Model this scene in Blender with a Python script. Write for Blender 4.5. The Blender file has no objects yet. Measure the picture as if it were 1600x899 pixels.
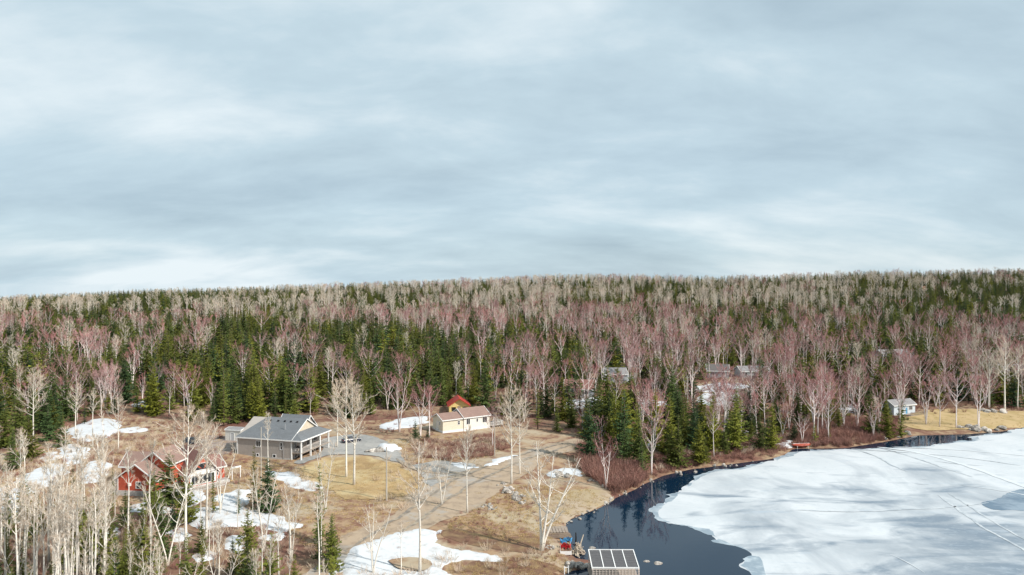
import bpy, bmesh, math, random
import numpy as np
from mathutils import Vector, Matrix, noise
from mathutils.geometry import delaunay_2d_cdt
R = math.radians
sc = bpy.context.scene
C = sc.collection

# ------------------------------------------------------------------ camera
CAMZ, FPX = 42.0, 1066.667
cd = bpy.data.cameras.new('camera'); cam = bpy.data.objects.new('camera', cd); C.objects.link(cam)
cam.location = (0, 0, CAMZ); cam.rotation_euler = (R(90), 0, 0)
cd.lens = 24; cd.sensor_width = 36; cd.clip_end = 30000; cd.clip_start = 0.5
sc.camera = cam
# ------------------------------------------------------------------ world and sun
SUN_EL, SUN_AZ = R(38), R(118)         # azimuth measured clockwise from +Y (the view direction)
w = bpy.data.worlds.new('World'); sc.world = w; w.use_nodes = True
nt = w.node_tree; N = nt.nodes; L = nt.links
for n in list(N): N.remove(n)
def nd(t, **k):
    n = N.new(t)
    for a, b in k.items(): setattr(n, a, b)
    return n
out = nd('ShaderNodeOutputWorld'); bg = nd('ShaderNodeBackground'); L.new(bg.outputs[0], out.inputs[0])
sky = nd('ShaderNodeTexSky', sky_type='NISHITA'); sky.sun_disc = False
sky.sun_elevation = SUN_EL; sky.sun_rotation = SUN_AZ
skm = nd('ShaderNodeVectorMath', operation='SCALE'); skm.inputs['Scale'].default_value = 0.12; L.new(sky.outputs[0], skm.inputs[0])
tc = nd('ShaderNodeTexCoord'); sep = nd('ShaderNodeSeparateXYZ'); L.new(tc.outputs['Generated'], sep.inputs[0])
zz = nd('ShaderNodeMath', operation='MAXIMUM'); zz.inputs[1].default_value = 0.0; L.new(sep.outputs[2], zz.inputs[0])
zb = nd('ShaderNodeMath', operation='ADD'); zb.inputs[1].default_value = 0.30; L.new(zz.outputs[0], zb.inputs[0])
dv = []
for i in (0, 1):
    m = nd('ShaderNodeMath', operation='DIVIDE'); L.new(sep.outputs[i], m.inputs[0]); L.new(zb.outputs[0], m.inputs[1]); dv.append(m)
cb = nd('ShaderNodeCombineXYZ'); L.new(dv[0].outputs[0], cb.inputs[0]); L.new(dv[1].outputs[0], cb.inputs[1])
def cloud(scale, detail, off, sx=1.0, sy=1.0, rough=0.55, dist=0.4, rz=0.0):
    mp = nd('ShaderNodeMapping'); mp.inputs['Scale'].default_value = (sx, sy, 1); mp.inputs['Location'].default_value = off
    mp.inputs['Rotation'].default_value = (0, 0, rz)
    L.new(cb.outputs[0], mp.inputs[0])
    t = nd('ShaderNodeTexNoise'); t.inputs['Scale'].default_value = scale; t.inputs['Detail'].default_value = detail
    t.inputs['Roughness'].default_value = rough; t.inputs['Distortion'].default_value = dist
    L.new(mp.outputs[0], t.inputs['Vector']); return t
n1 = cloud(1.15, 7, (3.3, 1.7, 0.4), 0.55, 1.0, 0.50, 0.3, R(14))
n2 = cloud(3.6, 8, (7.1, 4.2, 2.0), 0.58, 1.0, 0.58, 0.25, R(-8))
mx = nd('ShaderNodeMix', data_type='FLOAT'); mx.inputs[0].default_value = 0.30
L.new(n1.outputs['Fac'], mx.inputs[2]); L.new(n2.outputs['Fac'], mx.inputs[3])
cr = nd('ShaderNodeValToRGB'); e = cr.color_ramp.elements
e[0].position = 0.36; e[0].color = (0.31, 0.405, 0.475, 1)
e[1].position = 0.62; e[1].color = (0.63, 0.70, 0.735, 1)
k = e.new(0.5); k.color = (0.43, 0.54, 0.605, 1)
L.new(mx.outputs[0], cr.inputs[0])
n3 = cloud(0.45, 4, (1.2, 9.3, 5.0), 0.5, 1.0)
cf = nd('ShaderNodeMapRange'); cf.inputs[1].default_value = 0.38; cf.inputs[2].default_value = 0.55; cf.inputs[3].default_value = 0.88; cf.inputs[4].default_value = 0.98
L.new(n3.outputs['Fac'], cf.inputs[0])
mc = nd('ShaderNodeMix', data_type='RGBA'); L.new(cf.outputs[0], mc.inputs[0]); L.new(skm.outputs[0], mc.inputs[6]); L.new(cr.outputs[0], mc.inputs[7])
L.new(mc.outputs[2], bg.inputs[0]); bg.inputs[1].default_value = 1.06
sd = bpy.data.lights.new('sun', 'SUN'); sun = bpy.data.objects.new('sun', sd); C.objects.link(sun)
sd.energy = 4.3; sd.angle = R(1.2); sd.color = (1.0, 0.95, 0.88)
sdir = Vector((math.sin(SUN_AZ)*math.cos(SUN_EL), math.cos(SUN_AZ)*math.cos(SUN_EL), math.sin(SUN_EL)))
sun.rotation_euler = sdir.to_track_quat('Z', 'Y').to_euler(); sun.location = (200, -100, 200)
vs = sc.view_settings; vs.view_transform = 'Standard'; vs.look = 'None'; vs.exposure = 0.31; vs.gamma = 1.0; vs.use_curve_mapping = False
sc.render.engine = 'CYCLES'
sc.cycles.max_bounces = 5; sc.cycles.diffuse_bounces = 2; sc.cycles.glossy_bounces = 3; sc.cycles.transmission_bounces = 3

# ------------------------------------------------------------------ materials
MATS = {}
def mat(name, col, rough=0.85, col2=None, scale=6.0, lo=0.4, hi=0.6, detail=6, rnd=0.0, stretch=(1,1,1), spec=0.25, bump=0.0, col3=None, scale3=0.4, lo3=0.45, hi3=0.6, metal=0.0, hue=None):
    if name in MATS: return MATS[name]
    m = bpy.data.materials.new(name); m.use_nodes = True
    t = m.node_tree; b = t.nodes['Principled BSDF']
    b.inputs['Roughness'].default_value = rough; b.inputs['Specular IOR Level'].default_value = spec; b.inputs['Metallic'].default_value = metal
    c = t.nodes.new('ShaderNodeRGB'); c.outputs[0].default_value = (*col, 1); cur = c.outputs[0]
    tcn = t.nodes.new('ShaderNodeTexCoord'); mp = t.nodes.new('ShaderNodeMapping'); mp.inputs['Scale'].default_value = stretch
    t.links.new(tcn.outputs['Object'], mp.inputs[0])
    nz = None
    def layer(cur, c2, s, a, z):
        n = t.nodes.new('ShaderNodeTexNoise'); n.inputs['Scale'].default_value = s; n.inputs['Detail'].default_value = detail; n.inputs['Roughness'].default_value = 0.62
        t.links.new(mp.outputs[0], n.inputs['Vector'])
        r = t.nodes.new('ShaderNodeMapRange'); r.inputs[1].default_value = a; r.inputs[2].default_value = z; t.links.new(n.outputs['Fac'], r.inputs[0])
        x = t.nodes.new('ShaderNodeMix'); x.data_type = 'RGBA'; t.links.new(r.outputs[0], x.inputs[0]); t.links.new(cur, x.inputs[6]); x.inputs[7].default_value = (*c2, 1)
        return x.outputs[2], n
    if col2: cur, nz = layer(cur, col2, scale, lo, hi)
    if col3: cur, _ = layer(cur, col3, scale3, lo3, hi3)
    if rnd or hue:
        oi = t.nodes.new('ShaderNodeObjectInfo')
        if hue:
            rp = t.nodes.new('ShaderNodeValToRGB'); rp.color_ramp.interpolation = 'LINEAR'
            els = rp.color_ramp.elements
            for i, hc in enumerate(hue):
                p = i/(len(hue)-1)
                q = els[0] if i == 0 else (els[1] if i == len(hue)-1 else els.new(p))
                q.position = p; q.color = (*hc, 1)
            t.links.new(oi.outputs['Random'], rp.inputs[0])
            x = t.nodes.new('ShaderNodeMix'); x.data_type = 'RGBA'; x.blend_type = 'MULTIPLY'; x.inputs[0].default_value = 1
            t.links.new(cur, x.inputs[6]); t.links.new(rp.outputs[0], x.inputs[7]); cur = x.outputs[2]
        if rnd:
            r = t.nodes.new('ShaderNodeMapRange'); r.inputs[3].default_value = 1-rnd; r.inputs[4].default_value = 1+rnd
            w_ = t.nodes.new('ShaderNodeMath'); w_.operation = 'FRACT'; m7 = t.nodes.new('ShaderNodeMath'); m7.operation = 'MULTIPLY'; m7.inputs[1].default_value = 7.31
            t.links.new(oi.outputs['Random'], m7.inputs[0]); t.links.new(m7.outputs[0], w_.inputs[0]); t.links.new(w_.outputs[0], r.inputs[0])
            v = t.nodes.new('ShaderNodeVectorMath'); v.operation = 'SCALE'; t.links.new(cur, v.inputs[0]); t.links.new(r.outputs[0], v.inputs['Scale']); cur = v.outputs[0]
    t.links.new(cur, b.inputs['Base Color'])
    if bump and nz:
        bp = t.nodes.new('ShaderNodeBump'); bp.inputs['Strength'].default_value = bump; bp.inputs['Distance'].default_value = 0.1
        t.links.new(nz.outputs['Fac'], bp.inputs['Height']); t.links.new(bp.outputs[0], b.inputs['Normal'])
    MATS[name] = m; return m

M_ground = mat('forest_floor', (0.20,0.115,0.075), 0.95, (0.33,0.24,0.15), 0.55, 0.42, 0.62, 9, bump=0.6, col3=(0.16,0.075,0.055), scale3=0.11)
M_dry = mat('dry_grass_ground', (0.345,0.235,0.145), 0.95, (0.20,0.105,0.07), 0.4, 0.44, 0.60, 12, bump=0.9, col3=(0.40,0.325,0.23), scale3=0.13, lo3=0.47, hi3=0.60)
M_lawn = mat('lawn_straw', (0.42,0.295,0.15), 0.95, (0.30,0.20,0.10), 0.22, 0.42, 0.60, 9, bump=0.6, col3=(0.46,0.36,0.20), scale3=0.2)
M_road = mat('packed_dirt', (0.39,0.30,0.215), 0.95, (0.27,0.205,0.15), 0.5, 0.46, 0.66, 9, bump=0.4, col3=(0.36,0.34,0.31), scale3=0.13, lo3=0.5, hi3=0.64)
M_gravel = mat('grey_gravel', (0.31,0.305,0.29), 0.95, (0.22,0.215,0.205), 0.9, 0.42, 0.66, 9, bump=0.4, col3=(0.36,0.345,0.32), scale3=0.12)
M_beach = mat('beach_sand', (0.38,0.305,0.225), 0.95, (0.30,0.22,0.15), 0.6, 0.44, 0.66, 9, bump=0.5, col3=(0.36,0.28,0.17), scale3=0.2)
M_dkbrown = mat('dark_brown_ground', (0.17,0.095,0.06), 0.9, (0.25,0.17,0.09), 0.5, 0.45, 0.65, 9, bump=0.5)
M_snow = mat('old_snow', (0.62,0.635,0.65), 0.75, (0.42,0.40,0.38), 0.8, 0.50, 0.76, 9, bump=0.4)
M_rock = mat('boulder_stone', (0.46,0.42,0.37), 0.9, (0.20,0.17,0.15), 2.2, 0.42, 0.62, 7, rnd=0.3, bump=0.5)
M_bark = mat('birch_bark', (0.76,0.71,0.63), 0.8, (0.14,0.11,0.09), 2.0, 0.58, 0.68, 5, rnd=0.15, stretch=(1,1,2.2))
M_barkred = mat('birch_bark_pink', (0.74,0.65,0.61), 0.8, (0.22,0.15,0.13), 1.6, 0.64, 0.76, 5, rnd=0.2, stretch=(1,1,2))
M_twig_pale = mat('pale_twig', (0.58,0.48,0.37), 0.9, rnd=0.14, hue=[(1,1,1),(0.95,0.9,0.82),(1.0,0.93,0.9)])
M_twig_buff = mat('buff_twig', (0.58,0.515,0.425), 0.9, rnd=0.25, hue=[(1,1,1),(0.9,0.92,0.8),(1.0,0.9,0.86)])
M_twig_red = mat('red_twig', (0.42,0.20,0.19), 0.9, rnd=0.3, hue=[(1.05,1,1),(0.95,1.25,1.2),(0.8,0.95,1.05),(1.12,1.6,1.5),(1.1,0.92,0.95),(0.95,1.25,1.25)])
M_brush = mat('brush_twig', (0.33,0.18,0.135), 0.9, rnd=0.25, hue=[(1,1,1),(1.3,1.5,1.3),(0.9,0.85,0.95)])
M_tuft = mat('dry_tuft', (0.50,0.38,0.20), 0.9, rnd=0.2, hue=[(1,1,1),(0.8,0.72,0.6),(1.05,1.0,0.85)])
M_spruce = mat('spruce_needles', (0.066,0.097,0.033), 0.8, rnd=0.4, hue=[(0.4,0.62,0.7),(0.8,0.95,0.8),(1.7,1.3,0.6),(0.5,0.75,0.75),(1.0,1.0,0.7),(2.3,1.6,0.5)])
M_sbark = mat('spruce_bark', (0.15,0.11,0.085), 0.95, rnd=0.2)
def plain(n, c, r=0.6, **k): return mat(n, c, r, **k)
M_white = plain('white_trim', (0.78,0.77,0.75), 0.55)
M_glass = plain('window_glass', (0.03,0.035,0.04), 0.08, spec=0.6)

# ------------------------------------------------------------------ terrain height field
SHORE = [(-300,30),(40,12),(95,10)]
def pxw(px, py, z=0.0):
    Y = (CAMZ-z)*FPX/(py-450.0); return ((px-800)/FPX*Y, Y)
shore_px = [(877,899),(893,893),(924,888),(927,877),(897,872),(893,850),(886,828),(884,816),(900,809),(939,794),(962,779),(992,766),(1005,758),(1037,744),(1080,734),(1106,731),(1128,728),(1205,718),(1227,711),(1240,702),(1320,701),(1384,691),(1435,681),(1515,679),(1566,675),(1600,668)]
LAKE = [(34,-260),(26,20),(14,72),(8.5,88)] + [pxw(*p) for p in shore_px] + [(215,226),(300,268),(480,330),(900,360),(1300,200),(1300,-260)]
LK = np.array(LAKE)
def lake_sd(x, y):
    """signed distance to the lake outline, positive on land"""
    x = np.asarray(x, float).ravel(); y = np.asarray(y, float).ravel()
    d = np.full(x.shape, 1e9); ins = np.zeros(x.shape, bool)
    for i in range(len(LK)):
        a = LK[i]; b = LK[(i+1) % len(LK)]; ab = b-a
        t = np.clip(((x-a[0])*ab[0]+(y-a[1])*ab[1])/(ab@ab), 0, 1)
        d = np.minimum(d, np.hypot(x-a[0]-t*ab[0], y-a[1]-t*ab[1]))
        c = (a[1] > y) != (b[1] > y)
        with np.errstate(divide='ignore', invalid='ignore'):
            xi = a[0]+(y-a[1])*(b[0]-a[0])/(b[1]-a[1])
        ins ^= c & (x < xi)
    return np.where(ins, -d, d)
def vnoise(x, y, s, seed=0):
    """smooth value noise on arrays"""
    x = np.asarray(x)/s+seed*17.3; y = np.asarray(y)/s-seed*9.1
    xi = np.floor(x); yi = np.floor(y); fx = x-xi; fy = y-yi
    fx = fx*fx*(3-2*fx); fy = fy*fy*(3-2*fy)
    def h(a, b):
        v = np.sin(a*127.1+b*311.7+seed*74.7)*43758.5453; return v-np.floor(v)
    return (h(xi,yi)*(1-fx)+h(xi+1,yi)*fx)*(1-fy)+(h(xi,yi+1)*(1-fx)+h(xi+1,yi+1)*fx)*fy
def height(x, y):
    x = np.asarray(x, float); y = np.asarray(y, float); sh = x.shape
    d = lake_sd(x, y).reshape(sh)
    dp = np.maximum(d, 0)
    z = 0.75*(1-np.exp(-dp/2.2))+3.4*(1-np.exp(-dp/55.0))
    z = np.where(d < 0, -2.0*(1-np.exp(d/4.0)), z)
    crest = np.interp(x, [-3000,-1500,-675,-337,-50,84,422,675,1500,3000], [6,10,15,29,38,43,45,53,60,60])
    t = np.clip((y-205)/700.0, 0, 1)
    z = z+np.where(d > 0, (crest-4)*(t*0.85+0.15*t*t*(3-2*t))*np.clip(d/40, 0, 1), 0)
    z = z-np.clip((y-960)/2500, 0, 1)*125
    und = (vnoise(x, y, 60, 1)-0.5)*2.2*np.clip((y-190)/120, 0, 1)+(vnoise(x, y, 190, 2)-0.5)*9*np.clip((y-260)/250, 0, 1)
    und = und+(vnoise(x, y, 14, 3)-0.5)*0.7*np.clip(d/18, 0, 1)+(vnoise(x, y, 4, 4)-0.5)*0.22*np.clip(d/5, 0, 1)
    return z+np.where(d > 0, und*np.clip(d/10, 0, 1), 0)
def axis(lo, f0, f1, hi, step, grow=1.12):
    a = list(np.arange(f0, f1+1e-6, step)); s = step; v = f1
    while v < hi: s *= grow; v += s; a.append(v)
    s = step; v = f0; b = []
    while v > lo: s *= grow; v -= s; b.append(v)
    return np.array(b[::-1]+a)
GX = axis(-5000, -130, 190, 5000, 1.3, 1.09); GY = axis(-400, 66, 260, 6000, 1.3, 1.06)
XX, YY = np.meshgrid(GX, GY); GZ = height(XX, YY)
def ground(x, y):
    x = np.asarray(x, float); y = np.asarray(y, float)
    i = np.clip(np.searchsorted(GX, x)-1, 0, len(GX)-2); j = np.clip(np.searchsorted(GY, y)-1, 0, len(GY)-2)
    u = (x-GX[i])/(GX[i+1]-GX[i]); v = (y-GY[j])/(GY[j+1]-GY[j])
    return (GZ[j,i]*(1-u)+GZ[j,i+1]*u)*(1-v)+(GZ[j+1,i]*(1-u)+GZ[j+1,i+1]*u)*v
TT = np.concatenate([np.arange(55, 330, 0.4), np.arange(330, 1100, 2.0)])
def P(px, py, dz=0.0):
    """ground point seen at a photo pixel"""
    x = (px-800)/FPX*TT; z = CAMZ-(py-450)/FPX*TT
    g = np.maximum(ground(x, TT), 0)-z
    k = np.argmax(g > 0)
    if g[k] <= 0: k = len(TT)-1
    if k > 0: f = g[k]/(g[k]-g[k-1]+1e-9); Y = TT[k]-(TT[k]-TT[k-1])*f
    else: Y = TT[0]
    X = (px-800)/FPX*Y
    return Vector((X, Y, max(float(ground(X, Y)), 0)+dz))

# ------------------------------------------------------------------ object helpers
def tag(o, label=None, cat=None, group=None, kind=None):
    if label: o['label'] = label
    if cat: o['category'] = cat
    if group: o['group'] = group
    if kind: o['kind'] = kind
    return o
def empty(name, loc, rz=0.0):
    o = bpy.data.objects.new(name, None); C.objects.link(o); o.location = loc; o.rotation_euler = (0,0,rz); o.empty_display_size = 0.3
    return o
class MB:
    def __init__(s): s.v = []; s.f = []
    def poly(s, pts):
        b = len(s.v); s.v += [tuple(p) for p in pts]; s.f.append(tuple(range(b, b+len(pts)))); return s
    def box(s, x0, x1, y0, y1, z0, z1):
        b = len(s.v)
        s.v += [(x0,y0,z0),(x1,y0,z0),(x1,y1,z0),(x0,y1,z0),(x0,y0,z1),(x1,y0,z1),(x1,y1,z1),(x0,y1,z1)]
        s.f += [tuple(b+i for i in q) for q in ((3,2,1,0),(4,5,6,7),(0,1,5,4),(1,2,6,5),(2,3,7,6),(3,0,4,7))]; return s
    def slab(s, pts, t):
        """polygon pts (counter-clockwise seen from above) with thickness t downwards"""
        n = len(pts); b = len(s.v)
        s.v += [tuple(p) for p in pts]+[(p[0],p[1],p[2]-t) for p in pts]
        s.f.append(tuple(range(b, b+n))); s.f.append(tuple(range(b+2*n-1, b+n-1, -1)))
        for i in range(n):
            j = (i+1) % n; s.f.append((b+i, b+n+i, b+n+j, b+j))
        return s
    def bar(s, p, q, wd, n=4, w2=None):
        return s.tube([p, q], [wd/2, (wd if w2 is None else w2)/2], n)
    def tube(s, pts, rad, n=5, cap=True):
        pts = [Vector(p) for p in pts]; b = len(s.v); m = len(pts)
        for i, p in enumerate(pts):
            d = (pts[min(i+1, m-1)]-pts[max(i-1, 0)]).normalized()
            a = d.cross(Vector((0,0,1)) if abs(d.z) < 0.9 else Vector((1,0,0))).normalized(); c = d.cross(a)
            for k in range(n):
                t = 2*math.pi*(k+0.5)/n; o = p+(a*math.cos(t)+c*math.sin(t))*rad[i]; s.v.append((o.x,o.y,o.z))
        for i in range(m-1):
            for k in range(n):
                k2 = (k+1) % n; s.f.append((b+i*n+k, b+i*n+k2, b+(i+1)*n+k2, b+(i+1)*n+k))
        if cap and n > 2: s.f.append(tuple(b+k for k in range(n))[::-1]); s.f.append(tuple(b+(m-1)*n+k for k in range(n)))
        return s
    def mesh(s, name, mats):
        me = bpy.data.meshes.new(name); me.from_pydata(s.v, [], s.f)
        for m in (mats if isinstance(mats, (list,tuple)) else [mats]): me.materials.append(m)
        me.update(); return me
    def build(s, name, m, parent=None):
        o = bpy.data.objects.new(name, s.mesh(name, m)); C.objects.link(o)
        if parent: o.parent = parent
        return o
def link_mesh(name, me, parent=None):
    o = bpy.data.objects.new(name, me); C.objects.link(o)
    if parent: o.parent = parent
    return o
def bevel(o, wd=0.03, seg=2):
    m = o.modifiers.new('bevel', 'BEVEL'); m.width = wd; m.segments = seg; return o

# ------------------------------------------------------------------ ground, water, ice
def grid_mesh():
    ny, nx = XX.shape
    v = np.stack([XX.ravel(), YY.ravel(), GZ.ravel()], 1)
    i = (np.arange(ny-1)[:,None]*nx+np.arange(nx-1)[None,:]).ravel()
    f = np.stack([i, i+1, i+nx+1, i+nx], 1)
    me = bpy.data.meshes.new('ground'); me.from_pydata(v.tolist(), [], f.tolist()); me.materials.append(M_ground)
    me.polygons.foreach_set('use_smooth', [True]*len(me.polygons)); me.update(); return me
tag(link_mesh('ground', grid_mesh()), kind='structure')

def smooth_poly(pts, step=0.8, jit=0.5, seed=0, closed=True):
    """Catmull-Rom through pts, resampled and roughened"""
    pts = [np.array(p[:2], float) for p in pts]; n = len(pts); o = []
    for i in range(n if closed else n-1):
        if closed: p0,p1,p2,p3 = pts[i-1],pts[i],pts[(i+1)%n],pts[(i+2)%n]
        else: p0,p1,p2,p3 = pts[max(i-1,0)],pts[i],pts[i+1],pts[min(i+2,n-1)]
        m = max(2, int(np.linalg.norm(p2-p1)/step))
        for k in range(m):
            t = k/m
            q = 0.5*((2*p1)+(-p0+p2)*t+(2*p0-5*p1+4*p2-p3)*t*t+(-p0+3*p1-3*p2+p3)*t**3)
            if jit:
                nx = noise.fractal(Vector((q[0]/5+seed, q[1]/5, seed)), 0.8, 2.1, 4); ny = noise.fractal(Vector((q[0]/5, q[1]/5+seed, 9+seed)), 0.8, 2.1, 4)
                q = q+np.array([nx, ny])*jit
            o.append(q)
    return o
def inside(poly, x, y):
    p = np.array(poly); x = np.asarray(x, float); y = np.asarray(y, float); r = np.zeros(x.shape, bool)
    for i in range(len(p)):
        a = p[i]; b = p[(i+1) % len(p)]
        if a[1] == b[1]: continue
        r ^= ((a[1] > y) != (b[1] > y)) & (x < a[0]+(y-a[1])*(b[0]-a[0])/(b[1]-a[1]))
    return r
def edge_dist(poly, x, y):
    p = np.array(poly); d = np.full(np.shape(x), 1e9)
    for i in range(len(p)):
        a = p[i]; ab = p[(i+1) % len(p)]-a
        t = np.clip(((x-a[0])*ab[0]+(y-a[1])*ab[1])/(ab@ab+1e-9), 0, 1)
        d = np.minimum(d, np.hypot(x-a[0]-t*ab[0], y-a[1]-t*ab[1]))
    return d
def sheet(name, world_poly, m, lift, step=1.3, thick=0.0, ramp=1.5, flat=None, seed=0, jit=0.5, bstep=0.8):
    b = smooth_poly(world_poly, bstep, jit, seed); B = np.array(b)
    gx, gy = np.meshgrid(np.arange(B[:,0].min(), B[:,0].max(), step), np.arange(B[:,1].min(), B[:,1].max(), step))
    rg = np.random.RandomState(seed+5); gx = (gx+rg.uniform(-.25,.25,gx.shape)*step).ravel(); gy = (gy+rg.uniform(-.25,.25,gy.shape)*step).ravel()
    k = inside(b, gx, gy); gx = gx[k]; gy = gy[k]
    ed = edge_dist(b, gx, gy); k = ed > step*0.35; gx = gx[k]; gy = gy[k]
    n = len(b); vs_ = [Vector((q[0], q[1])) for q in b]+[Vector((a, c)) for a, c in zip(gx, gy)]
    r = delaunay_2d_cdt(vs_, [], [list(range(n))], 1, 1e-4)
    pv = np.array([(v.x, v.y) for v in r[0]])
    d = edge_dist(b, pv[:,0], pv[:,1])
    z = ground(pv[:,0], pv[:,1]) if flat is None else np.full(len(pv), flat)
    z = z+lift+thick*np.clip(d/ramp, 0, 1)**0.5*(0.75+0.5*vnoise(pv[:,0], pv[:,1], 3, 6))
    if thick: z = z-np.where(d < 0.02, lift+0.03, 0)
    me = bpy.data.meshes.new(name); me.from_pydata([(a[0],a[1],c) for a, c in zip(pv, z)], [], [tuple(f) for f in r[2]]); me.materials.append(m)
    me.polygons.foreach_set('use_smooth', [True]*len(me.polygons)); me.update()
    o = link_mesh(name, me); tag(o, kind='structure'); return o
def pxs(l): return [P(*p) for p in l]
# water
wm = bpy.data.materials.new('lake_water'); wm.use_nodes = True; t = wm.node_tree; b = t.nodes['Principled BSDF']
b.inputs['Base Color'].default_value = (0.004,0.017,0.038,1); b.inputs['Roughness'].default_value = 0.02; b.inputs['IOR'].default_value = 1.42
nz = t.nodes.new('ShaderNodeTexNoise'); nz.inputs['Scale'].default_value = 0.9; nz.inputs['Detail'].default_value = 5
tcn = t.nodes.new('ShaderNodeTexCoord'); t.links.new(tcn.outputs['Object'], nz.inputs['Vector'])
bp = t.nodes.new('ShaderNodeBump'); bp.inputs['Strength'].default_value = 0.02; bp.inputs['Distance'].default_value = 0.3
t.links.new(nz.outputs['Fac'], bp.inputs['Height']); t.links.new(bp.outputs[0], b.inputs['Normal'])
tag(MB().poly([(-30,-250,0),(1290,-250,0),(1290,430,0),(-30,430,0)]).build('lake_water', wm), kind='structure')
# ice
im = bpy.data.materials.new('lake_ice'); im.use_nodes = True; t = im.node_tree; b = t.nodes['Principled BSDF']; b.inputs['Roughness'].default_value = 0.55
tcn = t.nodes.new('ShaderNodeTexCoord')
def inoise(scale, stretch, lo, hi, rot=0.0, det=7):
    mp = t.nodes.new('ShaderNodeMapping'); mp.inputs['Scale'].default_value = stretch; mp.inputs['Rotation'].default_value = (0,0,rot); t.links.new(tcn.outputs['Object'], mp.inputs[0])
    n = t.nodes.new('ShaderNodeTexNoise'); n.inputs['Scale'].default_value = scale; n.inputs['Detail'].default_value = det; n.inputs['Roughness'].default_value = 0.6; n.inputs['Distortion'].default_value = 0.5
    t.links.new(mp.outputs[0], n.inputs['Vector'])
    r = t.nodes.new('ShaderNodeMapRange'); r.inputs[1].default_value = lo; r.inputs[2].default_value = hi; t.links.new(n.outputs['Fac'], r.inputs[0]); return r.outputs[0]
def imix(cur, fac, c):
    x = t.nodes.new('ShaderNodeMix'); x.data_type = 'RGBA'; t.links.new(fac, x.inputs[0])
    if isinstance(cur, tuple): x.inputs[6].default_value = (*cur, 1)
    else: t.links.new(cur, x.inputs[6])
    x.inputs[7].default_value = (*c, 1); return x.outputs[2]
# melting is stronger towards the lake's middle (distance from a point on the open ice)
gd = t.nodes.new('ShaderNodeVectorMath'); gd.operation = 'DISTANCE'; gd.inputs[1].default_value = (78,98,0); t.links.new(tcn.outputs['Object'], gd.inputs[0])
gr = t.nodes.new('ShaderNodeMapRange'); gr.inputs[1].default_value = 75; gr.inputs[2].default_value = 8; gr.inputs[3].default_value = -0.08; gr.inputs[4].default_value = 0.13; t.links.new(gd.outputs['Value'], gr.inputs[0])
def biased(fac_scale, stretch, lo, hi, rot):
    mp = t.nodes.new('ShaderNodeMapping'); mp.inputs['Scale'].default_value = stretch; mp.inputs['Rotation'].default_value = (0,0,rot); t.links.new(tcn.outputs['Object'], mp.inputs[0])
    n = t.nodes.new('ShaderNodeTexNoise'); n.inputs['Scale'].default_value = fac_scale; n.inputs['Detail'].default_value = 8; n.inputs['Roughness'].default_value = 0.6; n.inputs['Distortion'].default_value = 0.6
    t.links.new(mp.outputs[0], n.inputs['Vector'])
    a = t.nodes.new('ShaderNodeMath'); t.links.new(n.outputs['Fac'], a.inputs[0]); t.links.new(gr.outputs[0], a.inputs[1])
    r = t.nodes.new('ShaderNodeMapRange'); r.inputs[1].default_value = lo; r.inputs[2].default_value = hi; t.links.new(a.outputs[0], r.inputs[0]); return r.outputs[0]
cur = imix((0.60,0.62,0.635), inoise(0.10, (1,1,1), 0.42, 0.66), (0.53,0.56,0.58))
cur = imix(cur, biased(0.06, (1,0.7,1), 0.45, 0.68, R(20)), (0.30,0.335,0.37))
cur = imix(cur, biased(0.16, (0.35,1,1), 0.54, 0.70, R(-35)), (0.19,0.235,0.285))
cur = imix(cur, inoise(0.5, (0.18,1,1), 0.58, 0.78, R(-38)), (0.38,0.44,0.50))
cur = imix(cur, inoise(1.6, (0.5,1,1), 0.55, 0.85, R(-30)), (0.40,0.45,0.49))
t.links.new(cur, b.inputs['Base Color'])
ice_px = [(1184,903),(1178,871),(1172,862),(1142,850),(1116,845),(1101,828),(1075,822),(1041,819),(1019,802),(1037,787),(1071,762),(1105,739),(1157,732),(1206,722),(1212,717),(1240,708),(1270,704.5),(1326,702.5),(1375,701),(1442,699),(1469,694),(1525,688),(1518,683),(1570,677),(1600,670.5)]
ICE = [pxw(*p) for p in ice_px]+[(214,223),(300,264),(470,320),(470,60),(240,20),(90,20),(50,60)]
sheet('lake_ice', ICE, im, 0.0, 6.0, 0.10, 1.0, flat=0.03, seed=3, jit=1.1, bstep=0.45)
sheet('thin_ice', ICE, mat('grey_thin_ice', (0.25,0.31,0.36), 0.3, (0.42,0.48,0.52), 0.4, 0.45, 0.6), 0.0, 6.0, flat=0.014, seed=8, jit=2.1, bstep=0.6)
M_melt = mat('melt_water_film', (0.11,0.165,0.225), 0.15, (0.24,0.30,0.36), 0.15, 0.45, 0.6)
M_track = mat('track_ice', (0.36,0.40,0.435), 0.5, (0.54,0.57,0.59), 0.4, 0.40, 0.55)
M_trackw = mat('track_snow', (0.62,0.65,0.67), 0.6, (0.53,0.57,0.60), 0.4, 0.5, 0.7)
def w0(l): return [pxw(*p) for p in l]
sheet('melt_water', w0([(1532,789),(1556,783),(1575,772),(1610,765),(1640,775),(1640,800),(1590,800),(1555,799)]), M_melt, 0.0, 3, flat=0.172, seed=11, jit=0.8)
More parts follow.
